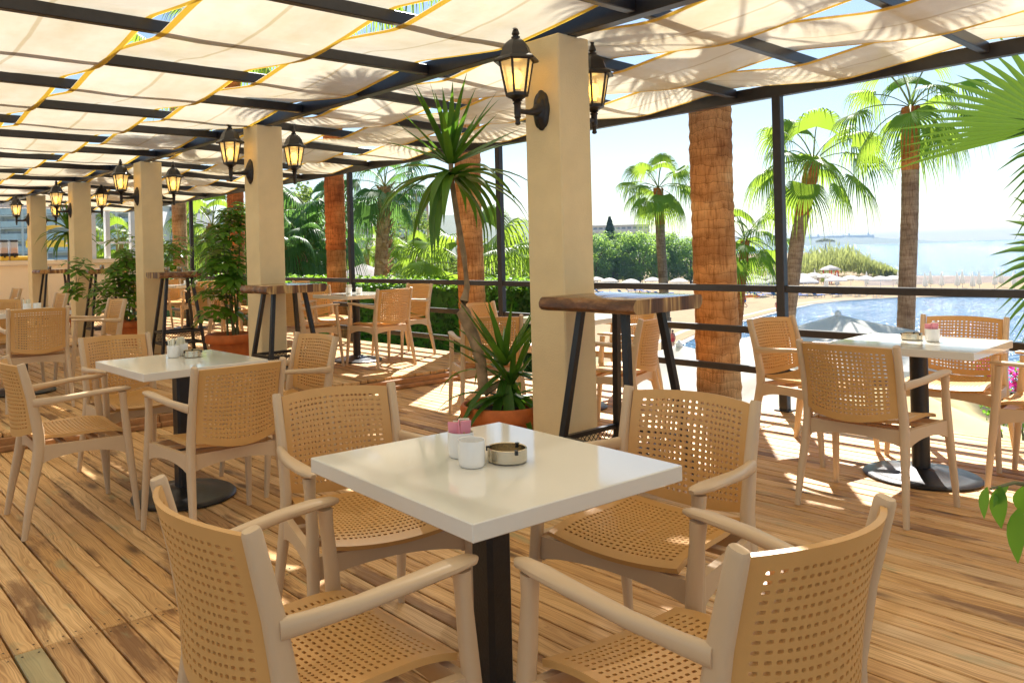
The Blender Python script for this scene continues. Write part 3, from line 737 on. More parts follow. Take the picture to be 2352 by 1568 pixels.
# ================================================================== BAR TABLES
def bar_table(x, y, sx, sy, zt, z0, edge, label):
    """slab sx by sy, corner (min x, min y) at x, y; edge: 'x' = live edge faces -x, 'y' = live edge faces -y"""
    h = zt-z0; g = thing('bar_table', label, 'bar table', (x+sx/2, y+sy/2, z0), 0, 'live edge bar tables against the pillars')
    L, W = (sy, sx) if edge == 'x' else (sx, sy)
    mb = MB(); th = .072; n = 22; vs = []; rows = []
    prof = [(-.5, 0.0), (-.5, 1.0)]
    for i in range(n+1):
        t_ = i/n; yy = (t_-.5)*L; wob = .010*math.sin(9*t_+x)+.006*math.sin(23*t_+y)
        xe = -W/2+wob; xr = W/2+.008*math.sin(11*t_+2+x)
        ring = [(xe+.024, h), (xe+.008, h-.010), (xe-.004, h-.030), (xe-.002, h-.052), (xe+.016, h-th+.004), (xe+.034, h-th), (xr-.030, h-th), (xr-.004, h-.05), (xr, h-.02), (xr-.012, h)]
        rows.append([(a, yy, b) for a, b in ring]); vs += rows[-1]
    m = len(ring)
    def xf(p): return p if edge == 'x' else (p[1], p[0], p[2])
    vs = [xf(p) for p in vs]; fs = []; mis = []
    for i in range(n):
        for k in range(m):
            k2 = (k+1) % m; fs.append((i*m+k, (i+1)*m+k, (i+1)*m+k2, i*m+k2)); mis.append(1 if k == m-1 or k == 5 else 0)
    if edge == 'x': fs = [f[::-1] for f in fs]
    mb.add(vs, fs); mb.mi = mis
    ends = [tuple(range(m)), tuple(n*m+k for k in range(m))[::-1]]
    if edge == 'x': ends = [e[::-1] for e in ends]
    mb.add([], []) if False else None
    for e in ends: mb.f.append(e); mb.mi.append(2)
    mb.build('slab', [M['barke'], M['slab'], M['endg']], g, 40)
    hx, hy = sx/2, sy/2
    for a in (-1, 1):
        for b in (-1, 1):
            mb = MB(); t0 = Vector((a*(hx-.15), b*(hy-.16), h-th)); b0 = Vector((a*(hx-.03), b*(hy-.05), 0))
            d = (b0-t0); mb.sweep([b0, t0], [(.024, .024)]*2, 4, up=(0, 1, 0)); mb.build('leg', M['iron'], g, smooth=False)
    zs = .30; kx, ky = hx-.064, hy-.082
    mb = MB()
    for zz in (zs, zs-.14):
        for s in (-1, 1):
            mb.box((0, s*ky, zz), (2*kx-.05, .025, .025)); mb.box((s*kx, 0, zz), (.025, 2*ky-.05, .025))
    sh = mb.build('shelf_frame', M['iron'], g, smooth=False)
    mb = MB(); st = .055
    def wire(a, b): mb.tube([a, b], .0022, 4, caps=False)
    k = -ky-kx
    while k < kx+ky:
        for sg in (1, -1):
            p = []
            for xx in (-kx, kx):
                yy = k+sg*xx
                if -ky <= yy <= ky: p.append((xx, yy))
            for yy in (-ky, ky):
                xx = (yy-k)*sg
                if -kx < xx < kx: p.append((xx, yy))
            if len(p) >= 2: wire((*p[0], zs-.13), (*p[1], zs-.13))
        k += st
    for s in (-1, 1):                                               # mesh sides of the basket
        q = -kx-.14
        while q < kx+.14:
            for sg in (1, -1):
                a0, a1 = q, q+sg*.115
                if -kx < a0 < kx and -kx < a1 < kx: wire((a0, s*ky, zs-.128), (a1, s*ky, zs-.013))
            q += .038
        q = -ky-.14
        while q < ky+.14:
            for sg in (1, -1):
                a0, a1 = q, q+sg*.115
                if -ky < a0 < ky and -ky < a1 < ky: wire((s*kx, a0, zs-.128), (s*kx, a1, zs-.013))
            q += .038
    mb.build('wire_mesh', M['iron'], sh, smooth=False)
    return g
bar_table(3.20, 2.32, .60, .60, 1.058, 0, 'x', 'live edge bar table against the nearest pillar, largest in view')
bar_table(3.30, 6.16, .62, .50, 1.055, PZ, 'x', 'live edge bar table at the second pillar behind a tan chair')
bar_table(3.55, 9.30, .62, .46, 1.155, PZ, 'y', 'live edge bar table at the third pillar showing its bark edge frontally')
bar_table(3.58, 12.2, .62, .52, 1.19, PZ, 'x', 'live edge bar table at the fourth pillar partly behind leaves')
bar_table(3.58, 15.05, .66, .55, 1.18, PZ, 'x', 'live edge bar table farthest back at the fifth pillar')
def tumbler(p, lab):
    mb = MB(); mb.lathe([(0, 0), (.03, 0), (.034, .004), (.036, .06), (.034, .06), (.031, .006), (0, .005)], 20, closed=True)
    o = mb.build('metal_tumbler', M['steel'], None, 50); o.location = p; tag(o, lab, 'tumbler', 'metal tumblers on bar tables')
tumbler((3.72, 9.5, 1.156), 'small metal tumbler on the third pillar bar table, left one')
tumbler((3.92, 9.6, 1.156), 'small metal tumbler on the third pillar bar table, right one')
tumbler((3.85, 12.45, 1.191), 'small metal tumbler on the fourth pillar bar table')
tumbler((3.80, 15.3, 1.181), 'small metal tumbler on the farthest bar table')

# ================================================================== PLANTS
def leaf_strip(mb, base, d0, L, w, droop, n=7, fold=.25, up=(0, 0, 1), mi=0, prof=None, twist=0):
    """blade starting at base along d0, bending towards the ground by droop (radians over its length)"""
    p = Vector(base); d = Vector(d0).normalized(); up = Vector(up)
    s = d.cross(up)
    if s.length < .05: s = d.cross(Vector((random.uniform(-1, 1), random.uniform(-1, 1), .1)))
    s.normalize(); vs = []; st = L/n
    for i in range(n+1):
        t = i/n; ww = w*(prof(t) if prof else (math.sin(PI*min(1, .12+t*.88))**.6)*(1-t)**.55*1.25)
        nrm = s.cross(d).normalized(); e = s*math.cos(twist*t)+nrm*math.sin(twist*t)
        vs += [p-e*ww/2+nrm*ww*fold*.5, p, p+e*ww/2+nrm*ww*fold*.5]
        if i < n:
            p = p+d*st; a = droop/n*(.4+1.2*t); h = Vector((d.x, d.y, 0))
            el = math.asin(max(-1, min(1, d.z)))-a; el = max(el, -PI/2*.97)
            if h.length > 1e-4: h.normalize(); d = h*math.cos(el)+Vector((0, 0, math.sin(el)))
    fs = []
    for i in range(n): k = 3*i; fs += [(k, k+1, k+4, k+3), (k+1, k+2, k+5, k+4)]
    mb.add(vs, fs, mi)

POT = []
def pot(loc, label, s=1.0):
    if not POT:
        mb = MB(); mb.lathe([(.0, 0), (.150, 0), (.156, .006), (.205, .245), (.235, .250), (.243, .262), (.243, .318), (.234, .332), (.220, .335), (.212, .325), (.206, .285)], 48, closed=True)
        g = mb.build('terracotta_pot', M['terracotta'], None, 40)
        mb = MB(); mb.lathe([(.0, .292), (.10, .298), (.205, .286)], 24, closed=True); mb.build('soil', M['soil'], g)
        POT.append(g)
    else: g = copy_tree(POT[0])
    g.location = loc; g.scale = (s, s, s); return tag(g, label, 'pot', 'terracotta plant pots')

def rosette(name, par, c, n_up, n_dn, L, w, rmat='yucca', seed=1):
    r = random.Random(seed); mb = MB()
    for k in range(n_up):
        a = k*2.399+r.uniform(-.2, .2); el = R_(r.uniform(18, 84)); d = (math.cos(a)*math.cos(el), math.sin(a)*math.cos(el), math.sin(el))
        leaf_strip(mb, Vector(c)+Vector((d[0]*.02, d[1]*.02, .03)), d, L*r.uniform(.8, 1.1), w*r.uniform(.8, 1.1), r.uniform(.0, .35), 7, .5)
    for k in range(n_dn):
        a = k*2.399+r.uniform(-.3, .3); el = R_(r.uniform(-55, 20)); d = (math.cos(a)*math.cos(el), math.sin(a)*math.cos(el), math.sin(el))
        leaf_strip(mb, Vector(c)+Vector((d[0]*.02, d[1]*.02, -.01-.06*r.random())), d, L*r.uniform(.95, 1.2), w*r.uniform(1.0, 1.3), r.uniform(1.2, 1.7), 9, .35)
    return mb.build(name, M[rmat], par, 60)

# dracaena beside the nearest pillar
P1 = pt(1150, 925, 5.0); P1.z = 0
pot(P1, 'big terracotta pot with bromeliad leaves beside the nearest pillar', 1.05)
dr = thing('dracaena', 'tall dracaena with bent trunk and spiky crown by the nearest pillar', 'plant', (P1.x, P1.y, .30))
o0 = Vector(dr.location)
stem = [pt(*q)-o0 for q in ((1112, 905, 5.0), (1104, 830, 5.02), (1090, 780, 5.04), (1064, 716, 5.06), (1066, 690, 5.06), (1073, 660, 5.06), (1066, 590, 5.05), (1050, 500, 5.05), (1038, 420, 5.05), (1036, 395, 5.05))]
mb = MB(); stem.append(stem[-1]+Vector((0, 0, .07)))
mb = MB(); mb.tube(stem, [.034, .036, .038, .044, .030, .020, .018, .018, .017, .016, .016], 12); mb.build('trunk', M['stem'], dr, 50)
mb = MB(); mb.tube(stem[:-1], [.034, .036, .038, .044, .030, .020, .018, .018, .017, .016], 12)
rosette('leaf_crown', dr, stem[-1]+Vector((0, 0, -.05)), 24, 32, .54, .054, seed=4)
lowc = pt(1160, 850, 5.0)-o0
mb = MB(); mb.tube([stem[0], lowc+Vector((0, 0, -.06))], [.02, .014], 8); mb.build('offshoot', M['stem'], dr)
rosette('leaf_crown', dr, lowc, 15, 12, .54, .054, seed=9)
rosette('leaf_crown', dr, pt(1175, 895, 4.98)-o0, 10, 20, .50, .044, seed=12)

def schefflera(label, potc, boxes, nleaf, seed, h0=.30, tag_='umbrella_plant'):
    """boxes: list of (centre, (rx, ry, rz)) ellipsoids of foliage"""
    r = random.Random(seed); g = thing(tag_, label, 'plant', (potc[0], potc[1], potc[2]+h0)); o = Vector(g.location)
    tot = sum(b[2] for b in boxes); stems = []
    for k in range(6):
        b = boxes[k % len(boxes)]; c = Vector(b[0])-o; a = r.uniform(0, 6.28)
        st = [Vector((.09*math.cos(a), .09*math.sin(a), -.02)), Vector((c.x*.35+.08*math.cos(a), c.y*.35+.08*math.sin(a), c.z*.45)), Vector((c.x+.3*b[1][0]*math.cos(a), c.y+.3*b[1][1]*math.sin(a), c.z+b[1][2]*.5))]
        mb = MB(); mb.tube(st, [.014, .011, .006], 7); mb.build('stem', M['gstem'], g)
        stems.append(st)
    mb = MB(); pm = MB()
    for b in boxes:
        n = int(nleaf*b[2]/tot)
        for k in range(n):
            while True:
                q = Vector((r.uniform(-1, 1), r.uniform(-1, 1), r.uniform(-1, 1)))
                if .25 < q.length < 1: break
            c = Vector(b[0])-o+Vector((q.x*b[1][0], q.y*b[1][1], q.z*b[1][2]))
            out = Vector((q.x, q.y, .35*q.z+.25)).normalized(); L = r.uniform(.11, .17)*b[3]
            root = c-out*r.uniform(.10, .22); pm.tube([root+Vector((0, 0, -.06)), root, c], [.003, .003, .0025], 4, caps=False)
            nl = r.randint(7, 9); tilt = out*.6+Vector((0, 0, 1)); tilt.normalize()
            s = tilt.cross(Vector((0.3, .1, 1))); s = s.normalized() if s.length > .01 else Vector((1, 0, 0)); u = s.cross(tilt)
            for m in range(nl):
                a = 2*PI*m/nl+r.uniform(-.15, .15); d = (s*math.cos(a)+u*math.sin(a))+tilt*r.uniform(-.15, .2)
                leaf_strip(mb, c+d*.03, d, L*r.uniform(.8, 1.05), L*.40, r.uniform(.4, 1.1), 4, .25, tilt, prof=lambda t: max(.04, math.sin(PI*(t*.92+.06))**.8))
    mb.build('foliage', M['schef'], g, 60); pm.build('leaf_stalk', M['gstem'], g); return g
P2 = pt(530, 775, 8.6); P2.z = PZ
pot(P2, 'terracotta pot of the tall umbrella plant left of the second pillar', 1.12)
schefflera('tall leafy umbrella plant in a terracotta pot left of the second pillar', P2,
    [(pt(520, 560, 8.6), (.30, .30, .42), 3, 1), (pt(515, 650, 8.55), (.30, .30, .40), 3, 1.05), (pt(545, 500, 8.8), (.22, .22, .2), 1, .9), (pt(495, 700, 8.5), (.2, .2, .2), 1, .9)], 92, 5)
P3 = pt(302, 745, 11.2); P3.z = PZ
pot(P3, 'terracotta pot half hidden behind the third pillar bar table', 1.05)
schefflera('bushy umbrella plant between the third and fourth pillars', P3,
    [(pt(292, 610, 11.1), (.34, .30, .50), 3, 1), (pt(275, 680, 10.9), (.36, .3, .36), 2, 1.05), (pt(395, 590, 11.6), (.30, .3, .35), 1.4, 1), (pt(175, 640, 10.2), (.20, .2, .28), .7, 1)], 115, 8)
P4 = pt(150, 720, 14.6); P4.z = PZ
pot(P4, 'terracotta pot of the drooping dracaena at the fourth pillar', 1.0)
d2 = thing('dracaena', 'drooping dracaena whose leaves hang left of the fourth pillar', 'plant', (P4.x, P4.y, PZ+.3)); o2 = Vector(d2.location); tp = pt(158, 530, 14.6)-o2
mb = MB(); mb.tube([Vector((0, 0, -.05)), tp*.5+Vector((.04, 0, 0)), tp], [.035, .03, .025], 8); mb.build('trunk', M['stem'], d2)
rosette('leaf_crown', d2, tp, 20, 26, .62, .07, seed=21)

# near leafy shrub at the right edge
sp_ = Vector((1.95, -.20, 0)); pot(sp_, 'terracotta pot just outside the right edge of the photo', .9)
sh = thing('leafy_shrub', 'bright green leaves hanging into the lower right edge of the photo', 'plant', (sp_.x, sp_.y, .27)); o3 = Vector(sh.location)
a0 = pt(2400, 1120, 1.28)-o3; a1 = pt(2330, 1108, 1.26)-o3; a2 = pt(2275, 1122, 1.25)-o3
mb = MB(); mb.tube([Vector((0, 0, -.02)), (a0*.5+Vector((.06, -.04, .12))), a0, a1, a2], [.009, .007, .0045, .003, .002], 6); mb.build('stem', M['gstem'], sh)
mb = MB()
for (q, dn, L, w_) in (((2268, 1118, 1.25), (-.3, .1, -1), .050, .018), ((2296, 1116, 1.25), (.1, 0, -1), .068, .030), ((2343, 1165, 1.24), (.05, .1, -1), .090, .032), ((2318, 1112, 1.26), (-.6, .2, -.4), .05, .02), ((2352, 1115, 1.27), (.3, .1, -.5), .06, .03), ((2400, 1120, 1.28), (.2, .1, -.9), .09, .035), ((2385, 1150, 1.27), (-.1, .1, -1), .08, .03)):
    leaf_strip(mb, pt(*q)-o3, Vector(dn), L, w_, .5, 6, .3, (.6, .8, .1), prof=lambda t: max(.03, math.sin(PI*(t**.85*.95+.04))))
for k in range(26):
    a = random.uniform(0, 6.28); q = Vector((.12*math.cos(a), .12*math.sin(a), random.uniform(.05, .45)))
    leaf_strip(mb, q, (math.cos(a), math.sin(a), .2), .09, .035, 1.2, 5, .3, prof=lambda t: max(.03, math.sin(PI*(t**.85*.95+.04))))
mb.build('foliage', M['leaf'], sh, 60)

# ---------------------------------------------------------------- hedge
HX0, HX1, HY0, HY1 = 7.15, 7.75, 6.75, 21.0
hg = thing('hedge', 'clipped dark green ivy hedge beyond the railing with brighter top', 'hedge', (HX0, 12, -2.4))
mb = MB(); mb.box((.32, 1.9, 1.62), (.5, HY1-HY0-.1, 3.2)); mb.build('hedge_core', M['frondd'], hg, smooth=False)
def quadleaf(mb, p, n, s, r, asp=1.0):
    n = Vector(n).normalized(); t = n.cross(Vector((r.uniform(-1, 1), r.uniform(-1, 1), r.uniform(-1, 1))))
    if t.length < .01: t = Vector((1, 0, 0))
    t.normalize(); b = n.cross(t)*asp; t = t*s; b = b*s
    mb.add([p-t*.5, p+b*.36+n*s*.12, p+t*.55, p-b*.36+n*s*.12], [(0, 1, 2, 3)])
r = random.Random(3); mb = MB()
for k in range(15500):
    y = HY0+(HY1-HY0)*r.random()**1.55; z = r.uniform(.6, 3.28)
    b = .05*math.sin(3.1*y+2*z)+.05*math.sin(1.3*y-3*z)
    if r.random() < .12: p = Vector((r.uniform(0, .6), HY0-12+r.uniform(-.04, .03), z))
    else: p = Vector((.02+b+r.uniform(-.05, .05), y-12, z))
    quadleaf(mb, p, (-1+r.uniform(-.7, .7), r.uniform(-.8, .8), r.uniform(-.3, .9)), r.uniform(.05, .085), r)
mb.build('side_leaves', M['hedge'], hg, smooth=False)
mb = MB()
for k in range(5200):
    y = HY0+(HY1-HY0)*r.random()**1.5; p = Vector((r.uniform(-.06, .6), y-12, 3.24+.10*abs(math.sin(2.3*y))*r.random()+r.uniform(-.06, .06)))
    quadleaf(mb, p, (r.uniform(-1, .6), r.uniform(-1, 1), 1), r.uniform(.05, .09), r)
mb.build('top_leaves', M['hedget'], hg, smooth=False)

# ---------------------------------------------------------------- palms
def fan_frond(mb, az, el, Lp, Rb, r, nseg=17, spread=2.0, droop=1.0, curl=1.2):
    c = Vector((0, 0, 0)); d = Vector((math.cos(az)*math.cos(el), math.sin(az)*math.cos(el), math.sin(el)))
    n = 6; pts = [c]; dd = d.copy(); h = Vector((math.cos(az), math.sin(az), 0)); e = el
    for i in range(n): e -= curl/n*(.5+i/n); dd = h*math.cos(e)+Vector((0, 0, math.sin(e))); pts.append(pts[-1]+dd*Lp/n)
    mb.sweep(pts, [(.022-.012*i/n, .011) for i in range(n+1)], 4, mi=1, caps=False)
    hub = pts[-1]; e1 = dd.normalized(); s = Vector((-h.y, h.x, 0)); roll = r.uniform(-.5, .5); nr = s.cross(e1)*-1
    s, nr = s*math.cos(roll)+nr*math.sin(roll), nr*math.cos(roll)-s*math.sin(roll)
    dec = r.uniform(.85, 1.1)*Rb; da = spread/(nseg)
    def P(a, t, lift):
        L = dec*(.72+.28*math.cos(a*.75)); dirv = e1*math.cos(a)+s*math.sin(a)
        q = hub+dirv*L*t - nr*(abs(math.sin(a))**2)*.18*L*t + nr*lift
        f = max(0, t-.42); q.z -= droop*dec*(1.15*f*f+.25*f*f*f*4)*(.7+.3*abs(math.sin(a)))
        q -= dirv*L*.25*f*f*droop
        return q
    for k in range(-nseg, nseg+1):
        a = k*da; j = r.uniform(-.02, .02); ln = r.uniform(.88, 1.08); pl = .016*dec
        vs = [hub, P(a-da/2, .46, 0), P(a, .48, pl), P(a+da/2, .46, 0), P(a-da*.33+j, .68*ln, 0), P(a+j, .69*ln, pl*.6), P(a+da*.33+j, .68*ln, 0), P(a-da*.14+j*2, .88*ln, 0), P(a+da*.14+j*2, .88*ln, 0), P(a+j*3, 1.10*ln, 0)]
        mb.add(vs, [(0, 1, 2), (0, 2, 3), (1, 4, 5, 2), (2, 5, 6, 3), (4, 7, 8, 6, 5), (7, 9, 8)])

CROWN = {}
def crown_mesh(key, R, nf, seed, lo=-60, hi=80, nseg=17, droop=1.0, leaf='frond'):
    if key in CROWN: return CROWN[key]
    r = random.Random(seed); mb = MB()
    for k in range(nf):
        az = k*2.39996+r.uniform(-.25, .25); t = k/(nf-1); el = R_(hi+(lo-hi)*t**.85+r.uniform(-8, 8))
        fan_frond(mb, az, el, R*r.uniform(.62, .85), R*r.uniform(.55, .68), r, nseg, r.uniform(1.75, 2.2), droop, .5+.5*t)
    o = mb.build('crown', [M[leaf], M['petiole']], None, 50); CROWN[key] = o.data; C.objects.unlink(o); bpy.data.objects.remove(o); return CROWN[key]
def trunk_mb(pts, r0, r1, rings, rough, r):
    pts = [Vector(p) for p in pts]; L = sum((b-a).length for a, b in zip(pts[:-1], pts[1:])); n = max(12, int(L*rings)); mb = MB()
    acc = [0]
    for a, b in zip(pts[:-1], pts[1:]): acc.append(acc[-1]+(b-a).length)
    cen = []; rad = []
    for i in range(2*n+1):
        s = L*i/(2*n); k = max(j for j in range(len(acc)) if acc[j] <= s+1e-6); k = min(k, len(pts)-2)
        t = (s-acc[k])/(acc[k+1]-acc[k]); cen.append(pts[k].lerp(pts[k+1], t)); u = s/L
        rad.append((r0+(r1-r0)*u)*(1+(rough*r.uniform(.1, 1.3) if i % 2 else -rough*r.uniform(.0, .9))+r.uniform(-rough, rough)*.3))
    ns = 18; vs = []; fs = []
    for c, q in zip(cen, rad):
        for k in range(ns):
            a = 2*PI*k/ns; qq = q*(1+r.uniform(-rough, rough)*.5); vs.append((c.x+qq*math.cos(a), c.y+qq*math.sin(a), c.z+r.uniform(-1, 1)*.15*L/n*.3))
    for i in range(len(cen)-1):
        for k in range(ns): k2 = (k+1) % ns; fs.append((i*ns+k, i*ns+k2, (i+1)*ns+k2, (i+1)*ns+k))
    mb.add(vs, fs); return mb
def boots(mb, pts, r0, n, r, size=.14):
    pts = [Vector(p) for p in pts]
    for k in range(n):
        t = (k+.5)/n; i = min(int(t*(len(pts)-1)), len(pts)-2); c = pts[i].lerp(pts[i+1], t*(len(pts)-1)-i); a = k*2.39996
        d = Vector((math.cos(a), math.sin(a), 0)); u = (d*.55+Vector((0, 0, 1))).normalized(); s = Vector((-d.y, d.x, 0)); b = c+d*r0*.85
        w_ = size*r.uniform(.35, .5); L = size*r.uniform(.8, 1.3)
        vs = [b-s*w_, b+s*w_, b+u*L*.6+s*w_*.7+d*.02, b+u*L*.6-s*w_*.7+d*.02, b+u*L+s*w_*.25+d*.05, b+u*L-s*w_*.25+d*.05]
        vs += [v-d*.03-Vector((0, 0, .01)) for v in vs]
        mb.add(vs, [(0, 1, 2, 3), (3, 2, 4, 5), (6, 9, 8, 7), (9, 11, 10, 8), (0, 3, 9, 6), (3, 5, 11, 9), (1, 7, 8, 2), (2, 8, 10, 4), (5, 4, 10, 11)])
def palm(label, pts, r0, r1, R, key, seed, bark_='rib', nf=26, lo=-60, hi=80, rot=0, boot=0, nseg=17, droop=1.0, leaf='frond', rings=9, rough=.018, group='palms outside the railing', red_top=0):
    r = random.Random(seed); base = Vector(pts[0]); g = thing('palm_tree', label, 'palm', base, 0, group)
    loc = [Vector(p)-base for p in pts]
    tr = trunk_mb(loc, r0, r1, rings, rough, r).build('trunk', M[bark_], g, 60)
    if boot:
        mb = MB(); n0 = loc[-1].lerp(loc[-2], .0); zz = loc[-1].lerp(loc[0], boot); boots(mb, [zz, loc[-1]], r1*1.05, int(26+60*boot), r, .16); mb.build('leaf_base', M['boot'], tr, 40)
    if red_top:
        Ls = [0]
        for q0, q1 in zip(loc[:-1], loc[1:]): Ls.append(Ls[-1]+(q1-q0).length)
        def along(f):
            q = f*Ls[-1]; k = max(j for j in range(len(Ls)-1) if Ls[j] <= q+1e-6); return loc[k].lerp(loc[k+1], (q-Ls[k])/(Ls[k+1]-Ls[k]))
        rr = r1+(r0-r1)*red_top
        trunk_mb([along(1-red_top), along(1-red_top*.5), along(1.0)], rr*1.04, r1*1.10, rings*1.3, rough*1.6, r).build('smooth_top', M['red'], tr, 60)
    me = crown_mesh(key, R, nf, seed, lo, hi, nseg, droop, leaf); c = bpy.data.objects.new('crown', me); C.objects.link(c); c.parent = g; c.location = loc[-1]; c.rotation_euler = (0, 0, rot)
    return g
GZ = -2.4
def up(p, z): return Vector((p.x, p.y, z))
def row_palm(label, x, y, r0, top, seed, bark_, red, rot):
    palm(label, [(x, y, GZ), (x+.02, y, 0), (x+.01, y+.02, 2), (x, y, top)], r0*1.06, r0*.93, 1.18, 'big', 11, bark_, 12, -5, 70, rot, 0, 15, .8, rings=9, rough=.030, red_top=red)
row_palm('thick fibrous palm trunk nearest the camera, right of the nearest pillar beyond the railing', 6.86, 4.06, .190, 5.3, 1, 'rib', .27, .3)
row_palm('thick palm trunk behind the dracaena crown and left of the nearest pillar', 6.72, 7.26, .165, 5.4, 2, 'rib', .25, 1.7)
row_palm('reddish palm trunk between the second pillar and the hedge table', 6.72, 10.3, .150, 5.5, 3, 'rib', .52, 2.9)
row_palm('reddish palm trunk behind the tall umbrella plant', 6.72, 13.7, .150, 5.5, 4, 'rib', .5, 4.2)
row_palm('pale palm trunk seen right of the third pillar', 6.72, 16.4, .155, 5.4, 5, 'pale', .1, 5.1)
def px_palm(label, top, base, d, rad, R, key, seed, z=None, mid=None, cr=None, **k):
    T_ = pt(*top, d); B_ = pt(*base, d)
    pts = [B_] if mid is None else [B_, pt(*mid, d)]
    zz = z if z is not None else B_.z
    if zz < B_.z: pts = [Vector((B_.x, B_.y, zz))]+pts
    pts.append(T_); return palm(label, pts, rad*1.05, rad*.92, R, key, seed, **k)
px_palm('slim palm with full fan crown between nearest pillar and thick trunk', (1512, 432), (1528, 720), 24, .145, 1.08, 'mida', 21, z=-8, mid=(1518, 560), bark_='grey', nf=18, lo=-24, rot=.4, red_top=.10)
px_palm('leaning palm with wide lime crown just right of the railing post', (1868, 372), (1806, 760), 15.5, .140, 1.12, 'midb', 22, z=-6, mid=(1832, 545), bark_='grey', nf=16, lo=-16, rot=1.2, red_top=.12)
px_palm('tall straight palm at right whose crown meets the roof edge', (2092, 246), (2079, 790), 13.2, .135, .98, 'midc', 23, z=-6, mid=(2090, 480), bark_='grey', nf=16, lo=-18, rot=2.0, red_top=.11)
px_palm('short palm half hidden behind the thick near trunk, crown at mid height', (1712, 552), (1690, 790), 20, .12, 1.08, 'mida', 24, z=-7, bark_='red', rot=2.4, leaf='frond')
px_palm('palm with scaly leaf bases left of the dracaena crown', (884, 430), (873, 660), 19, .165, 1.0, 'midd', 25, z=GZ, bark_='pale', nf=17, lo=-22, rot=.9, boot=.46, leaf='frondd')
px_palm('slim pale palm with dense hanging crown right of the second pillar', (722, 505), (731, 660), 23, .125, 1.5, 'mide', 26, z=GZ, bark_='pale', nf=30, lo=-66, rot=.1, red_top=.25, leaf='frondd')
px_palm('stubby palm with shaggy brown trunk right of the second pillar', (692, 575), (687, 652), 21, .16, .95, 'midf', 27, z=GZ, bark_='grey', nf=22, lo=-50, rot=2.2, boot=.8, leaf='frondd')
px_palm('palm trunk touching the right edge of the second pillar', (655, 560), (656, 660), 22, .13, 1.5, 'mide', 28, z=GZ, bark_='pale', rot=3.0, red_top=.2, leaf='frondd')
px_palm('low palm spreading fronds behind the second thick trunk', (1085, 625), (1090, 680), 13, .14, 1.15, 'midg', 29, z=GZ, bark_='grey', nf=20, lo=-15, rot=.2)
px_palm('low yellowish palm behind the tall umbrella plant', (488, 520), (485, 640), 22, .19, 1.08, 'mida', 30, z=GZ, bark_='grey', rot=1.0, boot=.5)
px_palm('small palm seen through the bar opening behind the third pillar', (275, 560), (278, 640), 26, .13, 1.15, 'midg', 31, z=-.2, bark_='pale', rot=2.0)
px_palm('distant palm above the bushes right of the scaly palm', (960, 590), (962, 650), 34, .13, 1.15, 'midg', 33, z=GZ, bark_='pale', rot=4.0)
px_palm('distant palm left of the scaly palm above the hedge', (842, 575), (842, 650), 36, .14, 1.08, 'mida', 34, z=GZ, bark_='pale', rot=5.0)
# palm outside the frame on the right, two of its fronds reach in
rp = thing('palm_tree', 'close green palm fronds reaching in from the right edge of the photo', 'palm', (7.4, .2, GZ), 0, 'palms outside the railing'); ro = Vector(rp.location)
trunk_mb([(0, 0, 0), (.02, 0, 2.0), (0, 0, 4.2)], .17, .15, 11, .02, random.Random(4)).build('trunk', M['rib'], rp, 60)
mb = MB()
def aimed(mb, root, hub, tip, nseg, spread, Rb, droop, tw=0):
    mb.tube([root, (root+hub)/2+Vector((0, 0, .10)), hub], [.02, .014, .010], 5, mi=1)
    e1 = (tip-hub).normalized(); view = (hub+ro-Vector((0, 0, EYE))).normalized(); s = e1.cross(view).normalized(); nr = s.cross(e1)
    s, nr = s*math.cos(tw)+nr*math.sin(tw), nr*math.cos(tw)-s*math.sin(tw); rr = random.Random(8); da = spread/nseg
    for k in range(-nseg, nseg+1):
        a = k*da; L = Rb*rr.uniform(.88, 1.05); dv = e1*math.cos(a)+s*math.sin(a); w0 = math.tan(da/2)
        def P(t, w_, l=0):
            q = hub+dv*L*t+(s*math.cos(a)-e1*math.sin(a))*w_*L+nr*l; q.z -= droop*L*max(0, t-.4)**2; return q
        mb.add([hub, P(.6, -w0*.62), P(.61, 0, .018), P(.6, w0*.62), P(.8, -w0*.36), P(.81, 0, .010), P(.8, w0*.36), P(1.05, 0)], [(0, 1, 2), (0, 2, 3), (1, 4, 5, 2), (2, 5, 6, 3), (4, 7, 5), (5, 7, 6)])
tp0 = Vector((0, 0, 4.2))
aimed(mb, tp0, pt(2440, 290, 6.6)-ro, pt(2090, 175, 6.2)-ro, 9, .60, 1.40, .12, .35)
aimed(mb, tp0, pt(2480, 590, 7.0)-ro, pt(2235, 610, 6.6)-ro, 8, .75, 1.05, .3, .2)
aimed(mb, tp0, pt(2500, 340, 6.8)-ro, pt(2330, 400, 6.6)-ro, 9, .8, .95, .5, .3)
for k in range(16):
    rr = random.Random(50+k); sub = MB(); fan_frond(sub, k*2.4, R_(rr.uniform(-30, 70)), 1.1, .95, rr)
    if math.cos(k*2.4) > -.6 and not (math.sin(k*2.4) > .1): 
        mb.add([Vector(v)+tp0 for v in sub.v], sub.f); mb.mi[-len(sub.f):] = sub.mi
mb.build('crown', [M['frondn'], M['petiole']], rp, 50)

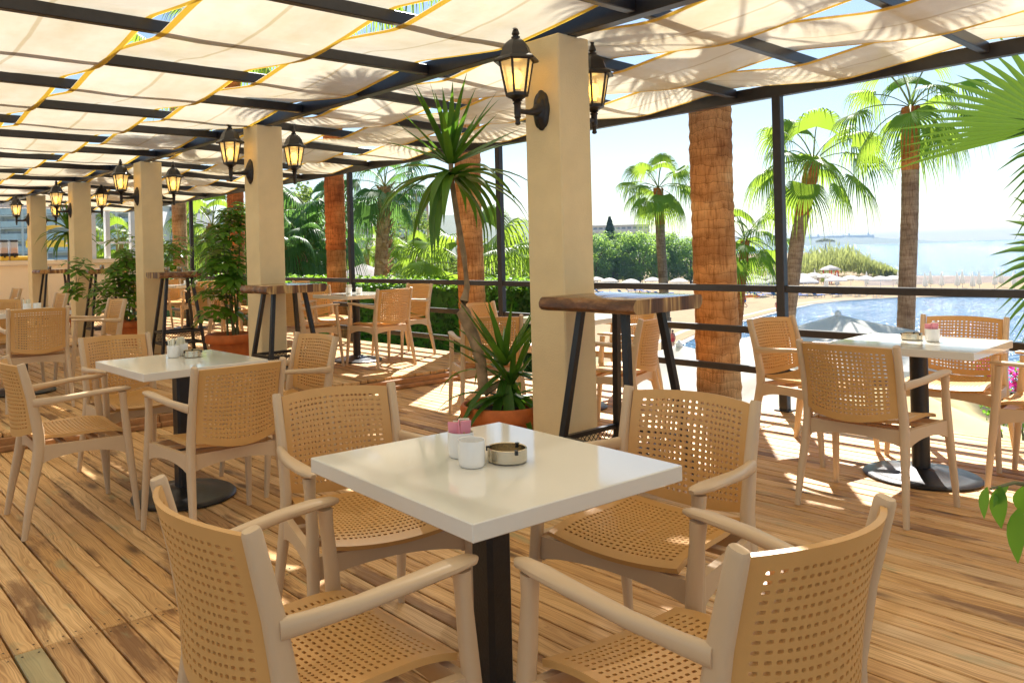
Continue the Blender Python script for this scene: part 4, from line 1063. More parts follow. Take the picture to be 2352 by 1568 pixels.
# bougainvillea hanging beyond the railing at right
bg = thing('bougainvillea', 'bougainvillea with magenta flowers below the right-hand railing', 'shrub', up(pt(2340, 900, 7.6), -2.8)); ob = Vector(bg.location)
r = random.Random(14); fm = MB(); lm = MB(); sm = MB()
for (a, b) in (((2300, 1000), (2262, 835)), ((2330, 1010), (2290, 870)), ((2350, 1000), (2335, 850)), ((2380, 1000), (2350, 900)), ((2400, 980), (2390, 840))):
    A = pt(*a, 7.6)-ob; B = pt(*b, 7.6)-ob; sm.tube([Vector((0, 0, 0)), A, (A+B)/2+Vector((.05, .05, .1)), B], [.02, .012, .008, .004], 5)
    for k in range(280):
        t = r.random(); q = A.lerp(B, .25+.8*t)+Vector((r.gauss(0, .05), r.gauss(0, .05), r.gauss(0, .055)))
        quadleaf(fm if (t > .45 and r.random() < .72) else lm, q, (r.uniform(-1, 1), r.uniform(-1, 1), r.uniform(-1, 1)), r.uniform(.035, .065), r)
sm.build('stem', M['gstem'], bg); tag(fm.build('blossom', M['pink'], bg, smooth=False), kind='stuff'); lm.build('foliage', M['leaf'], bg, smooth=False)

# ================================================================== TERRACE BELOW with big parasols
ZT = -2.8; ZS = -8.2
def sheet(name, poly, z, mat, kind='structure'):
    mb = MB(); mb.add([(p[0], p[1], z) for p in poly], [tuple(range(len(poly)))]); o = mb.build(name, M[mat], smooth=False); 
    if o.data.polygons[0].normal.z < 0: o.data.flip_normals()
    return tag(o, kind=kind)
sheet('terrace_paving', [(6.45, -10), (15, -10), (13.5, 6), (11, 7.5), (6.45, 7.5)], ZT, 'paving')
def garden_poly(): return [(6.3, 7.5), (12, 9), (30, 24), (70, 75), (80, 260), (-160, 260), (-160, 21), (6.3, 21)]
sheet('garden_ground', garden_poly(), GZ-.05, 'grass')
mb = MB(); mb.box((-2, 40, -1.3), (17, 41.6, 2.3)); tag(mb.build('back_terrace', M['paving'], smooth=False), kind='structure')
def big_parasol(label, c, half, drop, rz, mat='canvas', group='large canvas parasols below the deck'):
    g = thing('parasol', label, 'parasol', (c.x, c.y, ZT), rz, group); zt = c.z-ZT; r = random.Random(int(c.x*100)); mb = MB(); n = 10; vs = []; N = 40
    for i in range(n+1):
        t = i/n
        for k in range(N):
            a = 2*PI*k/N+PI/4; sq = 1/max(abs(math.cos(a)), abs(math.sin(a))); fold = abs(math.cos(2*(a-PI/4)))
            rad = half*sq*t*(1-.05*math.sin(PI*t)*(1-fold)); z = zt-drop*(t**.92)-.10*math.sin(PI*t)*(1-fold)+.015*math.sin(9*a+5*t)*t
            vs.append((rad*math.cos(a), rad*math.sin(a), z))
    for k in range(N):
        x, y, z = vs[n*N+k]; vs.append((x*1.0, y*1.0, z-.20-.03*math.sin(7*k)))
    fs = [(i*N+k, (i+1)*N+k, (i+1)*N+(k+1) % N, i*N+(k+1) % N) for i in range(n+1) for k in range(N)]
    mb.add(vs, fs); mb.build('canopy', M[mat], g, 50)
    mb = MB(); mb.tube([(0, 0, 0), (0, 0, zt-.02)], .035, 12); mb.lathe([(.05, zt-.02), (.05, zt+.03), (.01, zt+.07)], 12); mb.build('pole', M['wallw'], g)
    mb = MB(); mb.box((0, 0, .05), (.7, .7, .1), bev=.02); mb.build('base', M['stone'], g, smooth=False); return g
big_parasol('big white parasol below the deck, its peak left of the thick palm trunk', pt(1560, 792, 11.5), 1.9, .62, .30, 'canvas')
big_parasol('big white parasol below the deck with its ridges meeting behind the railing post chair', pt(1925, 722, 13.0), 1.9, .60, .15, 'canvas')
big_parasol('big white parasol closest below the railing, right of the thick palm trunk', pt(1780, 838, 9.6), 1.75, .52, .1, 'canvas')
big_parasol('cream yellow parasol below the railing behind the right table pedestal', pt(2075, 880, 8.9), 1.25, .42, .25, 'canvasy')
big_parasol('big white parasol under the right edge of the railing', pt(2300, 985, 9.4), 1.3, .4, .2, 'canvas')

# ================================================================== SEA, BEACH, FAR COAST
sheet('sea', [(-7000, -3000), (7000, -3000), (7000, 7000), (-7000, 7000)], ZS, 'water')
shore = [ptz(x, y, ZS) for x, y in ((1380, 900), (1500, 822), (1560, 787), (1610, 763), (1660, 748), (1720, 733), (1800, 712), (1860, 699), (1920, 692), (2000, 687), (2050, 684.5), (2200, 682), (2352, 683), (2600, 690), (2600, 640), (2352, 635.5), (2200, 634.5), (2060, 634), (1985, 628), (1960, 612), (1925, 597), (1890, 586), (1850, 580))]
bp = [(p.x, p.y) for p in shore]+[(60, 1500), (-1200, 1500), (-1200, 60), (-100, 30), (5, 30)]
sheet('beach', bp, ZS+.12, 'sand')
mb = MB(); vs = []; fs = []                                          # wet edge foam-wet sand strip
inner = shore[1:13]
for k, p in enumerate(inner):
    q = Vector((p.x, p.y, 0)); d = Vector((-.62, .79, 0)); vs += [(q.x-d.x*.7, q.y-d.y*.7, ZS+.06), (q.x+d.x*2.2, q.y+d.y*2.2, ZS+.135)]
fs = [(2*i, 2*i+1, 2*i+3, 2*i+2) for i in range(len(inner)-1)]; mb.add(vs, fs); tag(mb.build('wet_sand', tint('wet_sand', (.42, .36, .28), (.60, .55, .48), .4, .25), smooth=False), kind='structure')
def ridge(name, prof, d0, d1, zb, mat, n=60, seed=1, jit=2.0):
    r = random.Random(seed); xs = np.interp(np.linspace(0, 1, n), np.linspace(0, 1, len(prof)), [p[0] for p in prof]); yy = np.interp(xs, [p[0] for p in prof], [p[1] for p in prof]); mb = MB(); vs = []
    for x, y in zip(xs, yy):
        y += r.uniform(-jit, jit)*.35; dm = (d0+d1)/2
        for t, f in ((0, 0), (.22, .45), (.4, .8), (.5, 1), (.62, .85), (.8, .4), (1, 0)):
            d = d0+(d1-d0)*t; top = pt(x, y, dm); q = pt(x, y, d); z = zb+(top.z-zb)*f*(1+r.uniform(-.05, .05)*(f < 1)); vs.append((q.x, q.y, z))
    m = 7; mb.add(vs, [(i*m+k, (i+1)*m+k, (i+1)*m+k+1, i*m+k+1) for i in range(n-1) for k in range(m-1)]); return tag(mb.build(name, M[mat], None, 60), kind='structure')
ridge('far_hills', [(1560, 566), (1700, 556), (1780, 549), (1850, 545), (1905, 542), (1990, 542), (2020, 546), (2060, 549), (2080, 547), (2110, 551), (2150, 554.5), (2230, 555), (2330, 555)], 2900, 4300, ZS-1, 'hill', 90, 2, 1.6)
ridge('hills', [(700, 530), (860, 508), (980, 495), (1100, 492), (1180, 500), (1260, 512), (1400, 540), (1600, 562)], 700, 1300, ZS, 'hill', 70, 5, 2.5)
ridge('hills', [(-300, 560), (-100, 500), (150, 490), (380, 500), (560, 512), (760, 545)], 600, 1100, ZS, 'hill', 60, 6, 2.5)
ridge('rock_bank', [(1985, 639), (2050, 634.5), (2120, 634), (2200, 634.5), (2300, 634), (2450, 635), (2600, 640)], ptz(2200, 653, ZS).dot(Fv), ptz(2200, 640, ZS).dot(Fv), ZS, 'rock', 70, 7, 1.2)
pc = thing('palace_hotel', 'hazy palace with pointed towers on the far headland', 'building', up(pt(1950, 545, 3500), 0)); oc = Vector(pc.location)
mb = MB()
for a, b, y in ((1858, 1900, 544), (1898, 2002, 541)):
    p, q = pt(a, y, 3500)-oc, pt(b, y, 3500)-oc; c = (p+q)/2; mb.box((c.x, c.y, c.z/2-2), ((q-p).length, 40, c.z+4), rz=-YAW)
mb.build('wall', M['wallw'], pc, smooth=False)
for x, y in ((1860, 538), (1879, 537), (1937, 538), (1950, 535), (1994, 533.5)):
    p = pt(x, y, 3490)-oc; mb = MB(); mb.lathe([(9, 0), (9, p.z-16), (10, p.z-15), (4, p.z-6), (.5, p.z)], 12, (p.x, p.y, 0)); mb.build('tower', M['wallw'], pc, smooth=False)

# ---------------------------------------------------------------- trees behind the beach and in the garden
TREE = {}
def leaf_tree(key, H, W, nclump, nleaf, ls, mat, seed, trunkh=.25, shape=1.0):
    r = random.Random(seed); g = bpy.data.objects.new('tree', None); C.objects.link(g)
    mb = MB(); mb.tube([(0, 0, 0), (.02*H, 0, H*trunkh), (0, .01*H, H*.5)], [.03*H, .024*H, .012*H], 8)
    for k in range(5):
        a = k*1.26+.4; mb.tube([(0, 0, H*trunkh*.9), (.16*W*math.cos(a), .16*W*math.sin(a), H*.45), (.33*W*math.cos(a), .33*W*math.sin(a), H*.66)], [.014*H, .01*H, .004*H], 6)
    mb.build('trunk', M['trunk'], g)
    mb = MB()
    for k in range(nclump):
        while True:
            q = Vector((r.uniform(-1, 1), r.uniform(-1, 1), r.uniform(-.8, 1)))
            if q.length < 1: break
        if q.length < .5 and r.random() < .6: q = q.normalized()*r.uniform(.6, 1)
        prof = 1-.35*max(0, q.z)**2*shape
        c = Vector((q.x*W*.46*prof, q.y*W*.46*prof, H*(trunkh+.08)+(q.z+.8)/1.8*H*(.88-trunkh))); cs = W*r.uniform(.07, .12)
        for m in range(nleaf):
            v = Vector((r.gauss(0, 1), r.gauss(0, 1), r.gauss(0, .8))); v = v.normalized()*r.random()**.4
            quadleaf(mb, c+v*cs, v+Vector((0, 0, .5)), ls*r.uniform(.7, 1.3), r)
    mb.build('crown', M[mat], g, smooth=False); TREE[key] = g; return g
TU = set()
def tree(key, name, p, rz, s, label, cat, group=None):
    if key not in TU: g = TREE[key]; TU.add(key); g.location = p; g.rotation_euler = (0, 0, rz)
    else: g = copy_tree(TREE[key], p, rz)
    g.name = name; g.scale = (s, s, s); return tag(g, label, cat, group)
leaf_tree('ficus', 14.6, 14, 190, 44, .55, 'ficus', 5, .03); leaf_tree('bush', 5, 5.5, 70, 40, .24, 'bush', 6, .08, .6); leaf_tree('lime', 9, 7, 90, 40, .30, 'bush', 16, .14, .8)
FT = ptz(1450, 657, ZS).dot(Fv)
for k, (x, s, rz, lab) in enumerate(((1360, .98, .3, 'leftmost, its crown cut by the nearest pillar'), (1412, 1.03, 1.5, 'second from the pillar'), (1468, 1.0, 2.6, 'just left of the slim palm trunk'), (1528, .99, 3.9, 'behind the slim palm trunk'), (1585, .88, 5.0, 'beside the thick near palm trunk'), (1640, .80, .9, 'mostly hidden by the thick near palm trunk'), (1300, .95, 2.2, 'hidden behind the nearest pillar'))):
    p = pt(x, 600, FT+6*(k % 2)); p.z = ZS+.1; tree('ficus', 'broadleaf_tree', p, rz, s, 'dense green tree behind the beach, '+lab, 'tree', 'dense trees behind the beach')
for k, (x, y, d, s, key, lab) in enumerate(((930, 600, 85, 1.05, 'lime', 'lime green round tree in front of the balcony hotel'), (840, 620, 60, .9, 'bush', 'green bush in the garden left of the scaly palm'), (905, 622, 50, .75, 'bush', 'green bush in the garden right of the scaly palm'), (985, 618, 60, .95, 'bush', 'green bush in the garden left of the dracaena trunk'), (1040, 615, 50, .8, 'bush', 'green bush in the garden behind the dracaena trunk'), (1140, 610, 45, .95, 'bush', 'bright bush between second thick trunk and nearest pillar'), (1185, 612, 60, 1.1, 'bush', 'bush touching the left edge of the nearest pillar'), (760, 620, 60, 1.0, 'bush', 'bush behind the reddish trunk right of second pillar'), (700, 612, 70, 1.2, 'lime', 'garden tree behind the pale palms right of second pillar'), (640, 612, 70, 1.1, 'lime', 'garden tree hidden by the second pillar'), (455, 620, 40, .9, 'bush', 'feathery bush beside the third railing post'), (400, 615, 55, 1.1, 'bush', 'bush behind the pale palm trunk near the third pillar'), (225, 600, 60, .8, 'bush', 'bush seen through the bar opening'))):
    p = pt(x, y, d); p.z = GZ-.1; tree(key, 'garden_tree' if key == 'lime' else 'garden_bush', p, k*1.1, s, lab, 'tree' if key == 'lime' else 'bush', 'garden greenery')
def cypress(x, yt, yb, lab):
    d = ptz(x, yb, ZS).dot(Fv); b = ptz(x, yb, ZS); H = pt(x, yt, d).z-ZS; g = thing('cypress', lab, 'tree', (b.x, b.y, ZS+.1), 0, 'cypresses behind the beach'); r = random.Random(int(x)); mb = MB()
    for k in range(900):
        z = r.random()**.8; a = r.uniform(0, 6.28); rr = .11*H*(math.sin(PI*min(1, z*.9+.1))**.7)*r.uniform(.6, 1); quadleaf(mb, Vector((rr*math.cos(a), rr*math.sin(a), z*H)), (math.cos(a), math.sin(a), .6), H*.05, r)
    mb.build('crown', M['cyp'], g, smooth=False); mb = MB(); mb.tube([(0, 0, 0), (0, 0, H*.7)], [.03*H, .01*H], 6); mb.build('trunk', M['trunk'], g)
for x, yt, yb, lab in ((1745, 612, 642, 'small dark cypress left of the railing post, before the pavilions'), (1808, 612, 644, 'small dark cypress hidden by the leaning palm trunk'), (1848, 592, 640, 'slim dark cypress just right of the leaning palm trunk'), (1873, 594, 641, 'slim dark cypress left of the lifeguard hut'), (1404, 500, 655, 'tall thin cypress rising above the dense trees')): cypress(x, yt, yb, lab)
r = random.Random(31); mb = MB()                                    # reed thicket on the point
for k in range(9000):
    x = r.uniform(1800, 2062); yb = np.interp(x, [1800, 1900, 2000, 2062], [646, 645, 640, 637])+r.uniform(-22, 2)*(1-(x-1800)/300); yb = max(yb, 612); b = ptz(x, yb, ZS)
    yt = np.interp(x, [1800, 1850, 1900, 1950, 1985, 2015, 2035, 2062], [600, 580, 567, 566, 585, 604, 612, 628])
    H = max(.8, pt(x, yt, b.dot(Fv)).z-ZS)*r.uniform(.35, 1.0)*(1 if r.random() < .85 else 1.22); q = Vector((b.x, b.y, ZS+.1+H*r.uniform(.55, .95)))
    a = r.uniform(0, 6.28); L = r.uniform(1.0, 2.6); t = Vector((math.cos(a)*.35, math.sin(a)*.35, 1)).normalized()*L; s = Vector((-math.sin(a), math.cos(a), 0))*r.uniform(.07, .18)
    mb.add([q-t*.5, q+s, q+t*.6, q-s], [(0, 1, 2, 3)])
tag(mb.build('reeds', M['reed'], smooth=False), 'tall yellow green reed thicket on the point beyond the beach', 'reeds', kind='stuff')
pb = ptz(1897, 600, ZS); g = thing('stone_pine', 'dark flat topped pine above the reed thicket', 'tree', (pb.x, pb.y, ZS)); D = pb.dot(Fv); H = pt(1897, 549, D).z-ZS; mb = MB(); mb.tube([(0, 0, 0), (.3, 0, H*.8)], [.35, .2], 8); mb.build('trunk', M['trunk'], g); mb = MB(); r = random.Random(2)
for k in range(1400):
    a = r.uniform(0, 6.28); q = math.sqrt(r.random())*H*.40; quadleaf(mb, Vector((q*math.cos(a), q*math.sin(a), H*(.93+.06*math.cos(q*.5))+r.gauss(0, .35))), (0, 0, 1), .6, r)
mb.build('crown', M['cyp'], g, smooth=False)

# ---------------------------------------------------------------- beach furniture and people
def on_sand(x, y): p = ptz(x, y, ZS+.12); return p
mb = MB(); N = 8; R0 = 1.45; vs = []
for i, (rr, z) in enumerate(((.05, 2.42), (.5, 2.34), (1.0, 2.16), (R0, 1.90), (R0, 1.75))):
    for k in range(16): a = 2*PI*k/16; q = rr*(1 if k % 2 == 0 or i < 2 else .95); vs.append((q*math.cos(a), q*math.sin(a), z))
mb.add(vs, [(i*16+k, (i+1)*16+k, (i+1)*16+(k+1) % 16, i*16+(k+1) % 16) for i in range(4) for k in range(16)]); 
bu_ = thing('beach_umbrella', '', 'parasol'); mb.build('canopy', M['wcan'], bu_, 30); mb = MB(); mb.tube([(0, 0, 0), (0, 0, 2.5)], .035, 6); mb.build('pole', M['wallw'], bu_)
cu_ = thing('folded_umbrella', '', 'parasol'); mb = MB(); mb.lathe([(.05, .55), (.34, .7), (.30, 1.1), (.16, 1.9), (.06, 2.5), (.02, 2.7)], 10, jit=lambda a, z: 1+.12*math.cos(5*a)); mb.build('canopy', M['wcan'], cu_, 30); mb = MB(); mb.tube([(0, 0, 0), (0, 0, .7)], .04, 6); mb.build('pole', M['wallw'], cu_)
lo_ = thing('sun_lounger', '', 'lounger'); mb = MB(); mb.box((0, -.25, .35), (.62, 1.3, .08)); mb.box((0, .62, .56), (.62, .62, .07), rot=Matrix.Rotation(.75, 3, 'X')); mb.build('bed', M['blue'], lo_, smooth=False); mb = MB()
for a in (-.28, .28):
    for b in (-.8, .3): mb.box((a, b, .16), (.05, .05, .32))
mb.build('leg_frame', M['lounger'], lo_, smooth=False)
def scatter(src, spots, label, group, rots=None, sc_=1.3):
    for k, (x, y) in enumerate(spots):
        p = on_sand(x, y); o = src if k == 0 else copy_tree(src); o.location = p; o.scale = (sc_, sc_, sc_); o.rotation_euler = (0, 0, (rots[k] if rots else k*.7)); tag(o, label, None, group)
scatter(bu_, [(1769, 667), (1784, 676), (1845, 662), (1846, 670), (1855, 678), (1870, 660), (1921, 674), (1955, 670), (1989, 672), (2023, 673), (2052, 672), (1730, 664), (1700, 676), (1660, 668), (1400, 672), (1450, 676), (1500, 671), (1560, 675), (1370, 668), (1810, 662), (1740, 680), (1900, 663)], 'small open white umbrella on the sand across the bay', 'open white beach umbrellas')
scatter(cu_, [(1991, 662), (2063, 661), (2125, 668), (2138, 662), (2163, 666), (2199, 666), (2211, 661), (2234, 668), (2250, 663), (2285, 664), (2301, 660), (2330, 665), (1898, 668), (1923, 664), (1765, 652), (1872, 652), (1790, 655)], 'small folded white umbrella on the sand across the bay', 'folded white beach umbrellas')
scatter(lo_, [(1690+k*13.5, 680+4*math.sin(k*1.9)-max(0, (1690+k*13.5-1800))*.012) for k in range(27)]+[(1640+k*17, 662+3*math.sin(k*2.3)) for k in range(12)]+[(1380+k*17, 676+5*math.sin(k)) for k in range(10)], 'tiny blue sun lounger on the sand across the bay', 'blue loungers on the beach', [.6+.9*((k*7) % 5)/5 for k in range(49)])
def person(p, label, pose, face, short, h=1.75, top=None):
    g = thing('person', label, 'person', p, face)
    J = dict(stand=dict(hip=(0, 0, .92), kL=(.10, .04, .48), kR=(-.10, .02, .48), fL=(.12, 0, .04), fR=(-.12, -.06, .04), hL=(.30, .05, .82), hR=(-.30, .03, .84), eL=(.27, -.02, 1.10), eR=(-.27, -.02, 1.10)),
             walk=dict(hip=(0, 0, .92), kL=(.10, .20, .50), kR=(-.10, -.04, .48), fL=(.11, .30, .06), fR=(-.11, -.36, .10), hL=(.26, -.18, .86), hR=(-.26, .22, .90), eL=(.27, -.12, 1.12), eR=(-.27, .08, 1.10)))[pose]
    V = [J['hip'], (0, 0, 1.12), (0, -.01, 1.36), (0, 0, 1.50), (0, .02, 1.60), (0, .03, 1.70), (.18, 0, 1.40), J['eL'], J['hL'], (-.18, 0, 1.40), J['eR'], J['hR'], (.09, 0, .88), J['kL'], J['fL'], (-.09, 0, .88), J['kR'], J['fR'], (J['fL'][0], J['fL'][1]+.16, .03), (J['fR'][0], J['fR'][1]+.16, .03)]
    E_ = [(0, 1), (1, 2), (2, 3), (3, 4), (4, 5), (2, 6), (6, 7), (7, 8), (2, 9), (9, 10), (10, 11), (0, 12), (12, 13), (13, 14), (14, 18), (0, 15), (15, 16), (16, 17), (17, 19)]
    Rr = [.14, .13, .15, .065, .085, .07, .075, .05, .04, .075, .05, .04, .10, .07, .05, .10, .07, .05, .035, .035]
    me = bpy.data.meshes.new('body'); s = h/1.75; me.from_pydata([(a*s, b*s, c*s) for a, b, c in V], E_, []); o = bpy.data.objects.new('body', me); C.objects.link(o); o.parent = g; me.materials.append(M['skin'])
    md = o.modifiers.new('skin', 'SKIN'); sv = me.skin_vertices[0].data
    for k, q in enumerate(Rr): sv[k].radius = (q*s, q*s)
    sv[0].use_root = True; sb = o.modifiers.new('sub', 'SUBSURF'); sb.levels = 1; sb.render_levels = 1
    mb = MB(); mb.lathe([(.17*s, .98*s), (.18*s, .90*s), (.19*s, .74*s), (.17*s, .66*s)], 12); mb.build('shorts', M[short], g)
    mb = MB(); mb.lathe([(.094*s, 1.62*s), (.098*s, 1.70*s), (.07*s, 1.77*s), (.01*s, 1.79*s)], 12, (0, -.005, 0)); mb.build('hair', M['hair'], g)
    if top: mb = MB(); mb.lathe([(.165*s, .98*s), (.16*s, 1.15*s), (.185*s, 1.34*s), (.09*s, 1.47*s)], 12); mb.build('shirt', M[top], g)
for args in (((1711, 704), 'person in coral top and blue shorts walking on the sand carrying a float', 'walk', .4, 'blue', 1.85, 'coral'),
             ((1541, 768), 'person in purple shorts standing at the water edge left of the thick trunk', 'stand', .4, 'purple', 1.8, None),
             ((1546, 800), 'person in red swimwear wading beside the canvas parasol', 'stand', 1.4, 'redm', 1.7, 'coral'),
             ((1785, 716), 'wading bather in pink near the railing post, left one of two', 'stand', 2.4, 'coral', 1.6, 'coral'),
             ((1793, 717), 'wading bather in purple near the railing post, right one of two', 'stand', .8, 'purple', 1.6, 'purple'),
             ((1470, 690), 'person in red near the loungers left of the slim palm', 'walk', 1.8, 'redm', 1.8, 'redm')):
    p = on_sand(*args[0]); person(p, args[1], args[2], args[3], args[4], args[5], args[6])
p = on_sand(1726, 694); mb = MB(); mb.tube([(-1.3, 0, .95), (-.6, 0, 1.0), (.6, 0, 1.0), (1.3, 0, .95)], [.12, .22, .22, .1], 8); fl_ = mb.build('float_board', M['orange'], None); fl_.location = p; fl_.rotation_euler = (0, 0, -.9); tag(fl_, 'orange inflatable float held by the walking beach person', 'float')
# lifeguard hut, pavilions, retaining wall
p = on_sand(1908, 652); g = thing('lifeguard_tower', 'red and white lifeguard hut with canopy before the reeds', 'lifeguard hut', p, -.5)
for a in (-1, 1):
    for b in (-1, 1): mb = MB(); mb.box((a*1.0, b*1.0, 1.6), (.14, .14, 3.2)); mb.build('post', M['redm'], g, smooth=False)
mb = MB(); mb.box((0, 0, 1.5), (2.6, 2.6, .2)); mb.box((0, -1.2, 1.9), (2.4, .08, .6)); mb.build('platform', M['redm'], g, smooth=False)
mb = MB(); mb.lathe([(2.3, 3.2), (1.7, 3.7), (.1, 4.3)], 4, ph=PI/4); mb.build('canopy', M['wcan'], g, 20)
mb = MB(); mb.box((1.6, -.2, 2.6), (.6, .5, .7)); mb.build('rescue_box', M['orange'], g, smooth=False)
p = on_sand(1893, 653); g = thing('notice_board', 'yellow green notice board left of the lifeguard hut', 'sign', p, -.5); mb = MB(); mb.box((0, 0, 1.5), (1.5, .08, 1.9)); mb.build('panel', M['yell'], g, smooth=False); mb = MB(); mb.box((-.6, .08, .9), (.08, .08, 1.8)); mb.box((.6, .08, .9), (.08, .08, 1.8)); mb.build('posts_frame', M['wallw'], g, smooth=False)
for k, x in enumerate((1722, 1758, 1794)):
    d = ptz(x, 645, ZS).dot(Fv); b = ptz(x, 645, ZS); g = thing('pavilion', 'white curtained beach pavilion behind the loungers, '+('left', 'middle', 'right')[k]+' of three', 'pavilion', b, -YAW, 'white beach pavilions')
    for a in (-1, 1):
        for c in (-1, 1):
            mb = MB(); mb.box((a*1.6, c*1.6, 1.4), (.12, .12, 2.8)); mb.build('post', M['wallw'], g, smooth=False); mb = MB(); mb.lathe([(.16, .1), (.12, 1.2), (.3, 2.6)], 10, (a*1.5, c*1.5, 0), jit=lambda a, z: 1+.2*math.cos(5*a)); mb.build('curtain', M['curtain'], g)
    mb = MB(); mb.box((0, 0, 2.88), (3.6, 3.6, .18)); mb.build('roof', M['wallw'], g, smooth=False)
a, b = ptz(1590, 660, ZS), ptz(1880, 652, ZS); wl = thing('retaining_wall', 'low grey stone retaining wall behind the beach umbrellas', 'wall', (a+b)/2); mb = MB(); d = b-a; mb.box((0, 0, .7), (d.length, .5, 1.5), rz=math.atan2(d.y, d.x)); mb.build('stonework', M['stone'], wl, smooth=False); mb = MB(); mb.box((0, 0, 1.52), (d.length, .65, .12), rz=math.atan2(d.y, d.x)); mb.build('coping', M['wallw'], wl, smooth=False)

# ================================================================== BUILDINGS
def hotel(name, label, px0, px1, ytop, ybot, d, floors, bays, wallm, railm, depth=12, pier=None, roofo=.6, slab='wallw'):
    A = pt(px0, ybot, d); B = pt(px1, ybot, d); zt = pt((px0+px1)/2, ytop, d).z; zb = min(A.z, B.z); Wd = (B-A).length
    mid = (A+B)/2; g = thing(name, label, 'building', (mid.x, mid.y, zb), -YAW); H = zt-zb; fh = H/floors
    mb = MB(); mb.box((0, depth/2, H/2), (Wd, depth, H)); mb.build('wall', M[wallm], g, smooth=False)
    mb = MB(); mb.box((0, depth/2-.4, H+.2), (Wd+roofo, depth+roofo+.8, .4)); mb.build('roof', M[slab], g, smooth=False)
    bw = Wd/bays
    for f in range(floors):
        mb = MB(); mb.box((0, -.62, f*fh+.1), (Wd-.1, 1.2, .22)); mb.build('balcony_slab', M[slab], g, smooth=False)
        mb = MB(); mb.box((0, -1.18, f*fh+.72), (Wd-.3, .05, .9)); mb.build('balcony_railing', M[railm], g, smooth=False)
        for k in range(bays):
            x = -Wd/2+(k+.5)*bw; mb = MB(); mb.box((x, -.03, f*fh+fh*.48), (bw*.62, .1, fh*.66)); mb.build('window', M['winb'], g, smooth=False)
    if pier:
        for k in range(bays+1): mb = MB(); mb.box((-Wd/2+k*bw, -.66, H/2), (.35, 1.3, H-.02)); mb.build('pier', M[pier], g, smooth=False)
    return g
hotel('hotel', 'tall hazy hotel with rows of balconies right of the scaly palm', 884, 984, 446, 592, 130, 6, 4, 'wallp', 'balb', 14, 'wallp')
hotel('hotel', 'lower white wing of the balcony hotel left of the scaly palm', 806, 858, 486, 592, 150, 5, 2, 'wallw', 'balb', 12)
hotel('hotel', 'wide white hotel with blue glass balconies behind the bar counter', -150, 330, 468, 605, 120, 5, 9, 'wallw', 'balb', 14, 'wallw')
hotel('hotel', 'hazy hotel block seen right of the third pillar', 372, 452, 476, 598, 135, 5, 4, 'wallg', 'balb', 12)
hotel('hotel', 'grey apartment block between third railing post and second pillar', 500, 566, 502, 596, 150, 4, 3, 'wallg', 'balb', 12)
hotel('hotel', 'long white modern building rising above the dense trees', 1335, 1492, 519, 560, 330, 3, 12, 'wallw', 'wallw', 16)
# thatched huts
def hut(x, ytop, ybot, d, half, lab):
    b = pt(x, ybot, d); zt = pt(x, ytop, d).z; g = thing('thatched_hut', lab, 'hut', (b.x, b.y, GZ), .4, 'grey thatched huts in the garden'); h = zt-GZ
    mb = MB(); mb.box((0, 0, (h-half*.45)/2), (half*1.3, half*1.3, h-half*.45)); mb.build('wall', M['wallc'], g, smooth=False)
    mb = MB(); mb.lathe([(half*1.05, h-half*.62), (half*1.12, h-half*.50), (half*.5, h-half*.2), (.05, h)], 20, jit=lambda a, z: 1+.03*math.sin(11*a+z)); mb.build('roof', M['thatch'], g, 50)
hut(655, 612, 640, 30, 1.3, 'grey thatched hut touching the second pillar'); hut(700, 604, 640, 33, 1.6, 'grey thatched hut behind the stubby palm'); hut(835, 606, 642, 30, 1.4, 'grey thatched hut right of the reddish trunk')
sf = thing('sports_fence', 'tall wire court fence behind the garden bushes', 'fence', up(pt(990, 640, 40), GZ)); os_ = Vector(sf.location)
for k in range(7): p = pt(880+k*30, 640, 42)-os_; mb = MB(); mb.tube([(p.x, p.y, 0), (p.x, p.y, 3.6)], .035, 6); mb.build('post', M['wallg'], sf)
for z in (.6, 1.6, 2.6, 3.55): p, q = pt(880, 640, 42)-os_, pt(1060, 640, 42)-os_; mb = MB(); mb.tube([(p.x, p.y, z), (q.x, q.y, z)], .012, 4); mb.build('wire', M['wallg'], sf)

# ================================================================== BAR COUNTER at the far end
YW = 19.0; XR = 6.75
bw = thing('counter_wall', 'cream counter wall closing the far end of the deck with white window posts', 'wall', (0, YW, PZ))
mb = MB(); mb.box((1.3, .12, .57), (2*(XR-1.3), .24, 1.14)); mb.build('wall', M['wallc'], bw, smooth=False)
mb = MB(); mb.box((1.3, .10, 1.195), (2*(XR-1.3)+.06, .36, .10), bev=.01); mb.build('sill', M['wallc'], bw, smooth=False)
mb = MB(); mb.box((1.3, .12, 2.62), (2*(XR-1.3), .22, .42)); mb.build('lintel', M['wallw'], bw, smooth=False)
for x in (-3.9, -1.2, 1.5, 3.2, 5.72, 6.05, XR-.08): mb = MB(); mb.box((x, .12, 1.828), (.10 if x < XR-.1 else .16, .16, 1.16)); mb.build('window_post', M['wallw'], bw, smooth=False)
mb = MB(); mb.box((5.9, .12, 1.62), (1.55, .06, .05)); mb.build('window_rail', M['wallw'], bw, smooth=False)
ZC = PZ+1.246
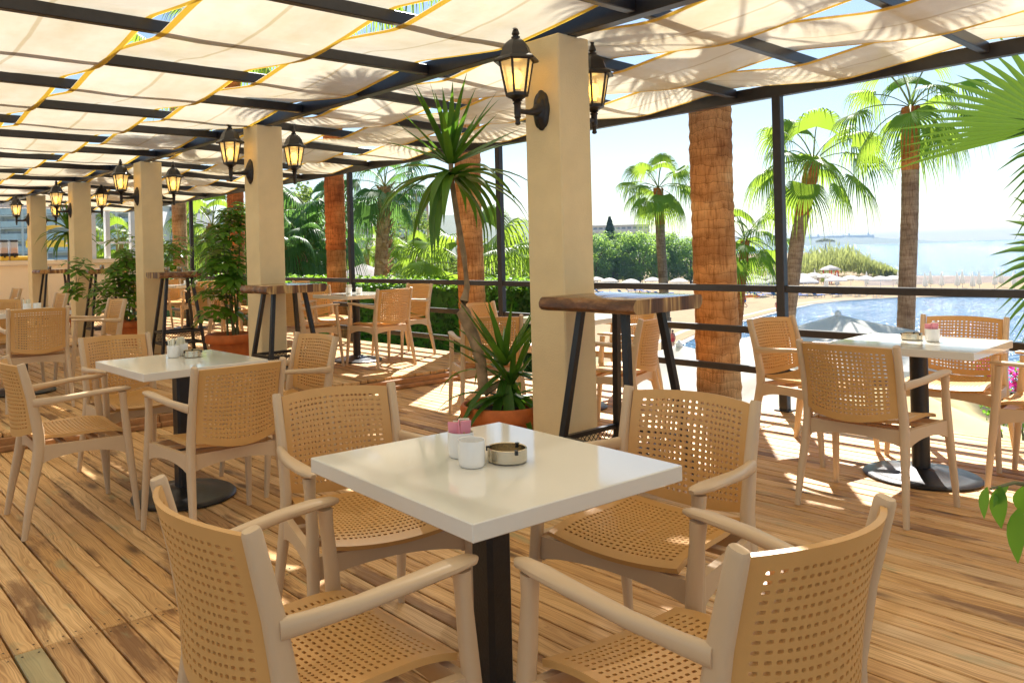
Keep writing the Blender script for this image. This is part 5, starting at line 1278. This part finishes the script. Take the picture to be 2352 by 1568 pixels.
for k, x in enumerate((3.80, 4.00)):
    g = thing('drink_dispenser', 'iced tea dispenser with black lid on the bar counter, %s one' % ('left', 'right')[k], 'dispenser', (x, YW+.08, ZC), 0, 'drink dispensers')
    mb = MB(); mb.box((0, 0, .05), (.16, .24, .10), bev=.01); mb.build('base', M['yellow'], g, smooth=False)
    mb = MB(); mb.box((0, 0, .13), (.17, .24, .06), bev=.01); mb.box((0, -.13, .11), (.03, .05, .08)); mb.build('tap', M['black'], g, smooth=False)
    mb = MB(); mb.box((0, 0, .225), (.140, .20, .125)); mb.build('tea', M['tea'], g, smooth=False)
    mb = MB(); mb.box((0, 0, .285), (.155, .215, .25), bev=.012); mb.build('tank', M['clear'], g, smooth=False)
    mb = MB(); mb.box((0, 0, .435), (.165, .23, .05), bev=.015); mb.build('lid', M['black'], g, smooth=False)
for k, (x, m, lab) in enumerate(((4.18, 'yellow', 'yellow serving tray'), (4.42, 'redm', 'red serving tray'))):
    mb = MB(); mb.box((0, 0, .05), (.26, .2, .10), bev=.02); o = mb.build('serving_tray', M[m], None, smooth=False); o.location = (x, YW+.06, ZC); tag(o, lab+' on the bar counter beside the dispensers', 'tray')
kk = pt(138, 600, 26); g = thing('kiosk', 'kiosk with arched yellow canopy behind the bar counter', 'kiosk', (kk.x, kk.y, -.15), -.5); h = 2.9
for a in (-1, 1):
    for b in (-1, 1): mb = MB(); mb.box((a*.7, b*.5, 1.05), (.06, .06, 2.1)); mb.build('post', M['yellow'], g, smooth=False)
mb = MB(); mb.box((0, 0, .5), (1.5, 1.1, 1.0)); mb.build('counter', M['dark'], g, smooth=False)
mb = MB(); n = 10; vs = []
for i in range(n+1): a = PI*i/n; vs += [(-.85*math.cos(a), -.65, 2.1+.55*math.sin(a)), (-.85*math.cos(a), .65, 2.1+.55*math.sin(a))]
mb.add(vs, [(2*i, 2*i+2, 2*i+3, 2*i+1) for i in range(n)]); mb.box((0, -.66, 2.05), (1.7, .02, .22)); mb.build('canopy', M['yellow'], g, 40)

# ================================================================== HAZE
mb = MB(); mb.box((0, 2000, 25.4), (14600, 10400, 69.8)); hz = mb.build('haze', M['white'], None, smooth=False); hz.data.materials.clear()
hm = bpy.data.materials.new('haze_air'); hm.use_nodes = True; hn = hm.node_tree; hn.nodes.remove(hn.nodes['Principled BSDF']); pv = hn.nodes.new('ShaderNodeVolumePrincipled')
pv.inputs['Color'].default_value = (.42, .60, .84, 1); pv.inputs['Density'].default_value = .00019; pv.inputs['Anisotropy'].default_value = 0; hn.links.new(pv.outputs[0], hn.nodes['Material Output'].inputs['Volume']); hz.data.materials.append(hm)
tag(hz, 'pale blue haze over the bay and far coast', 'haze', kind='stuff')
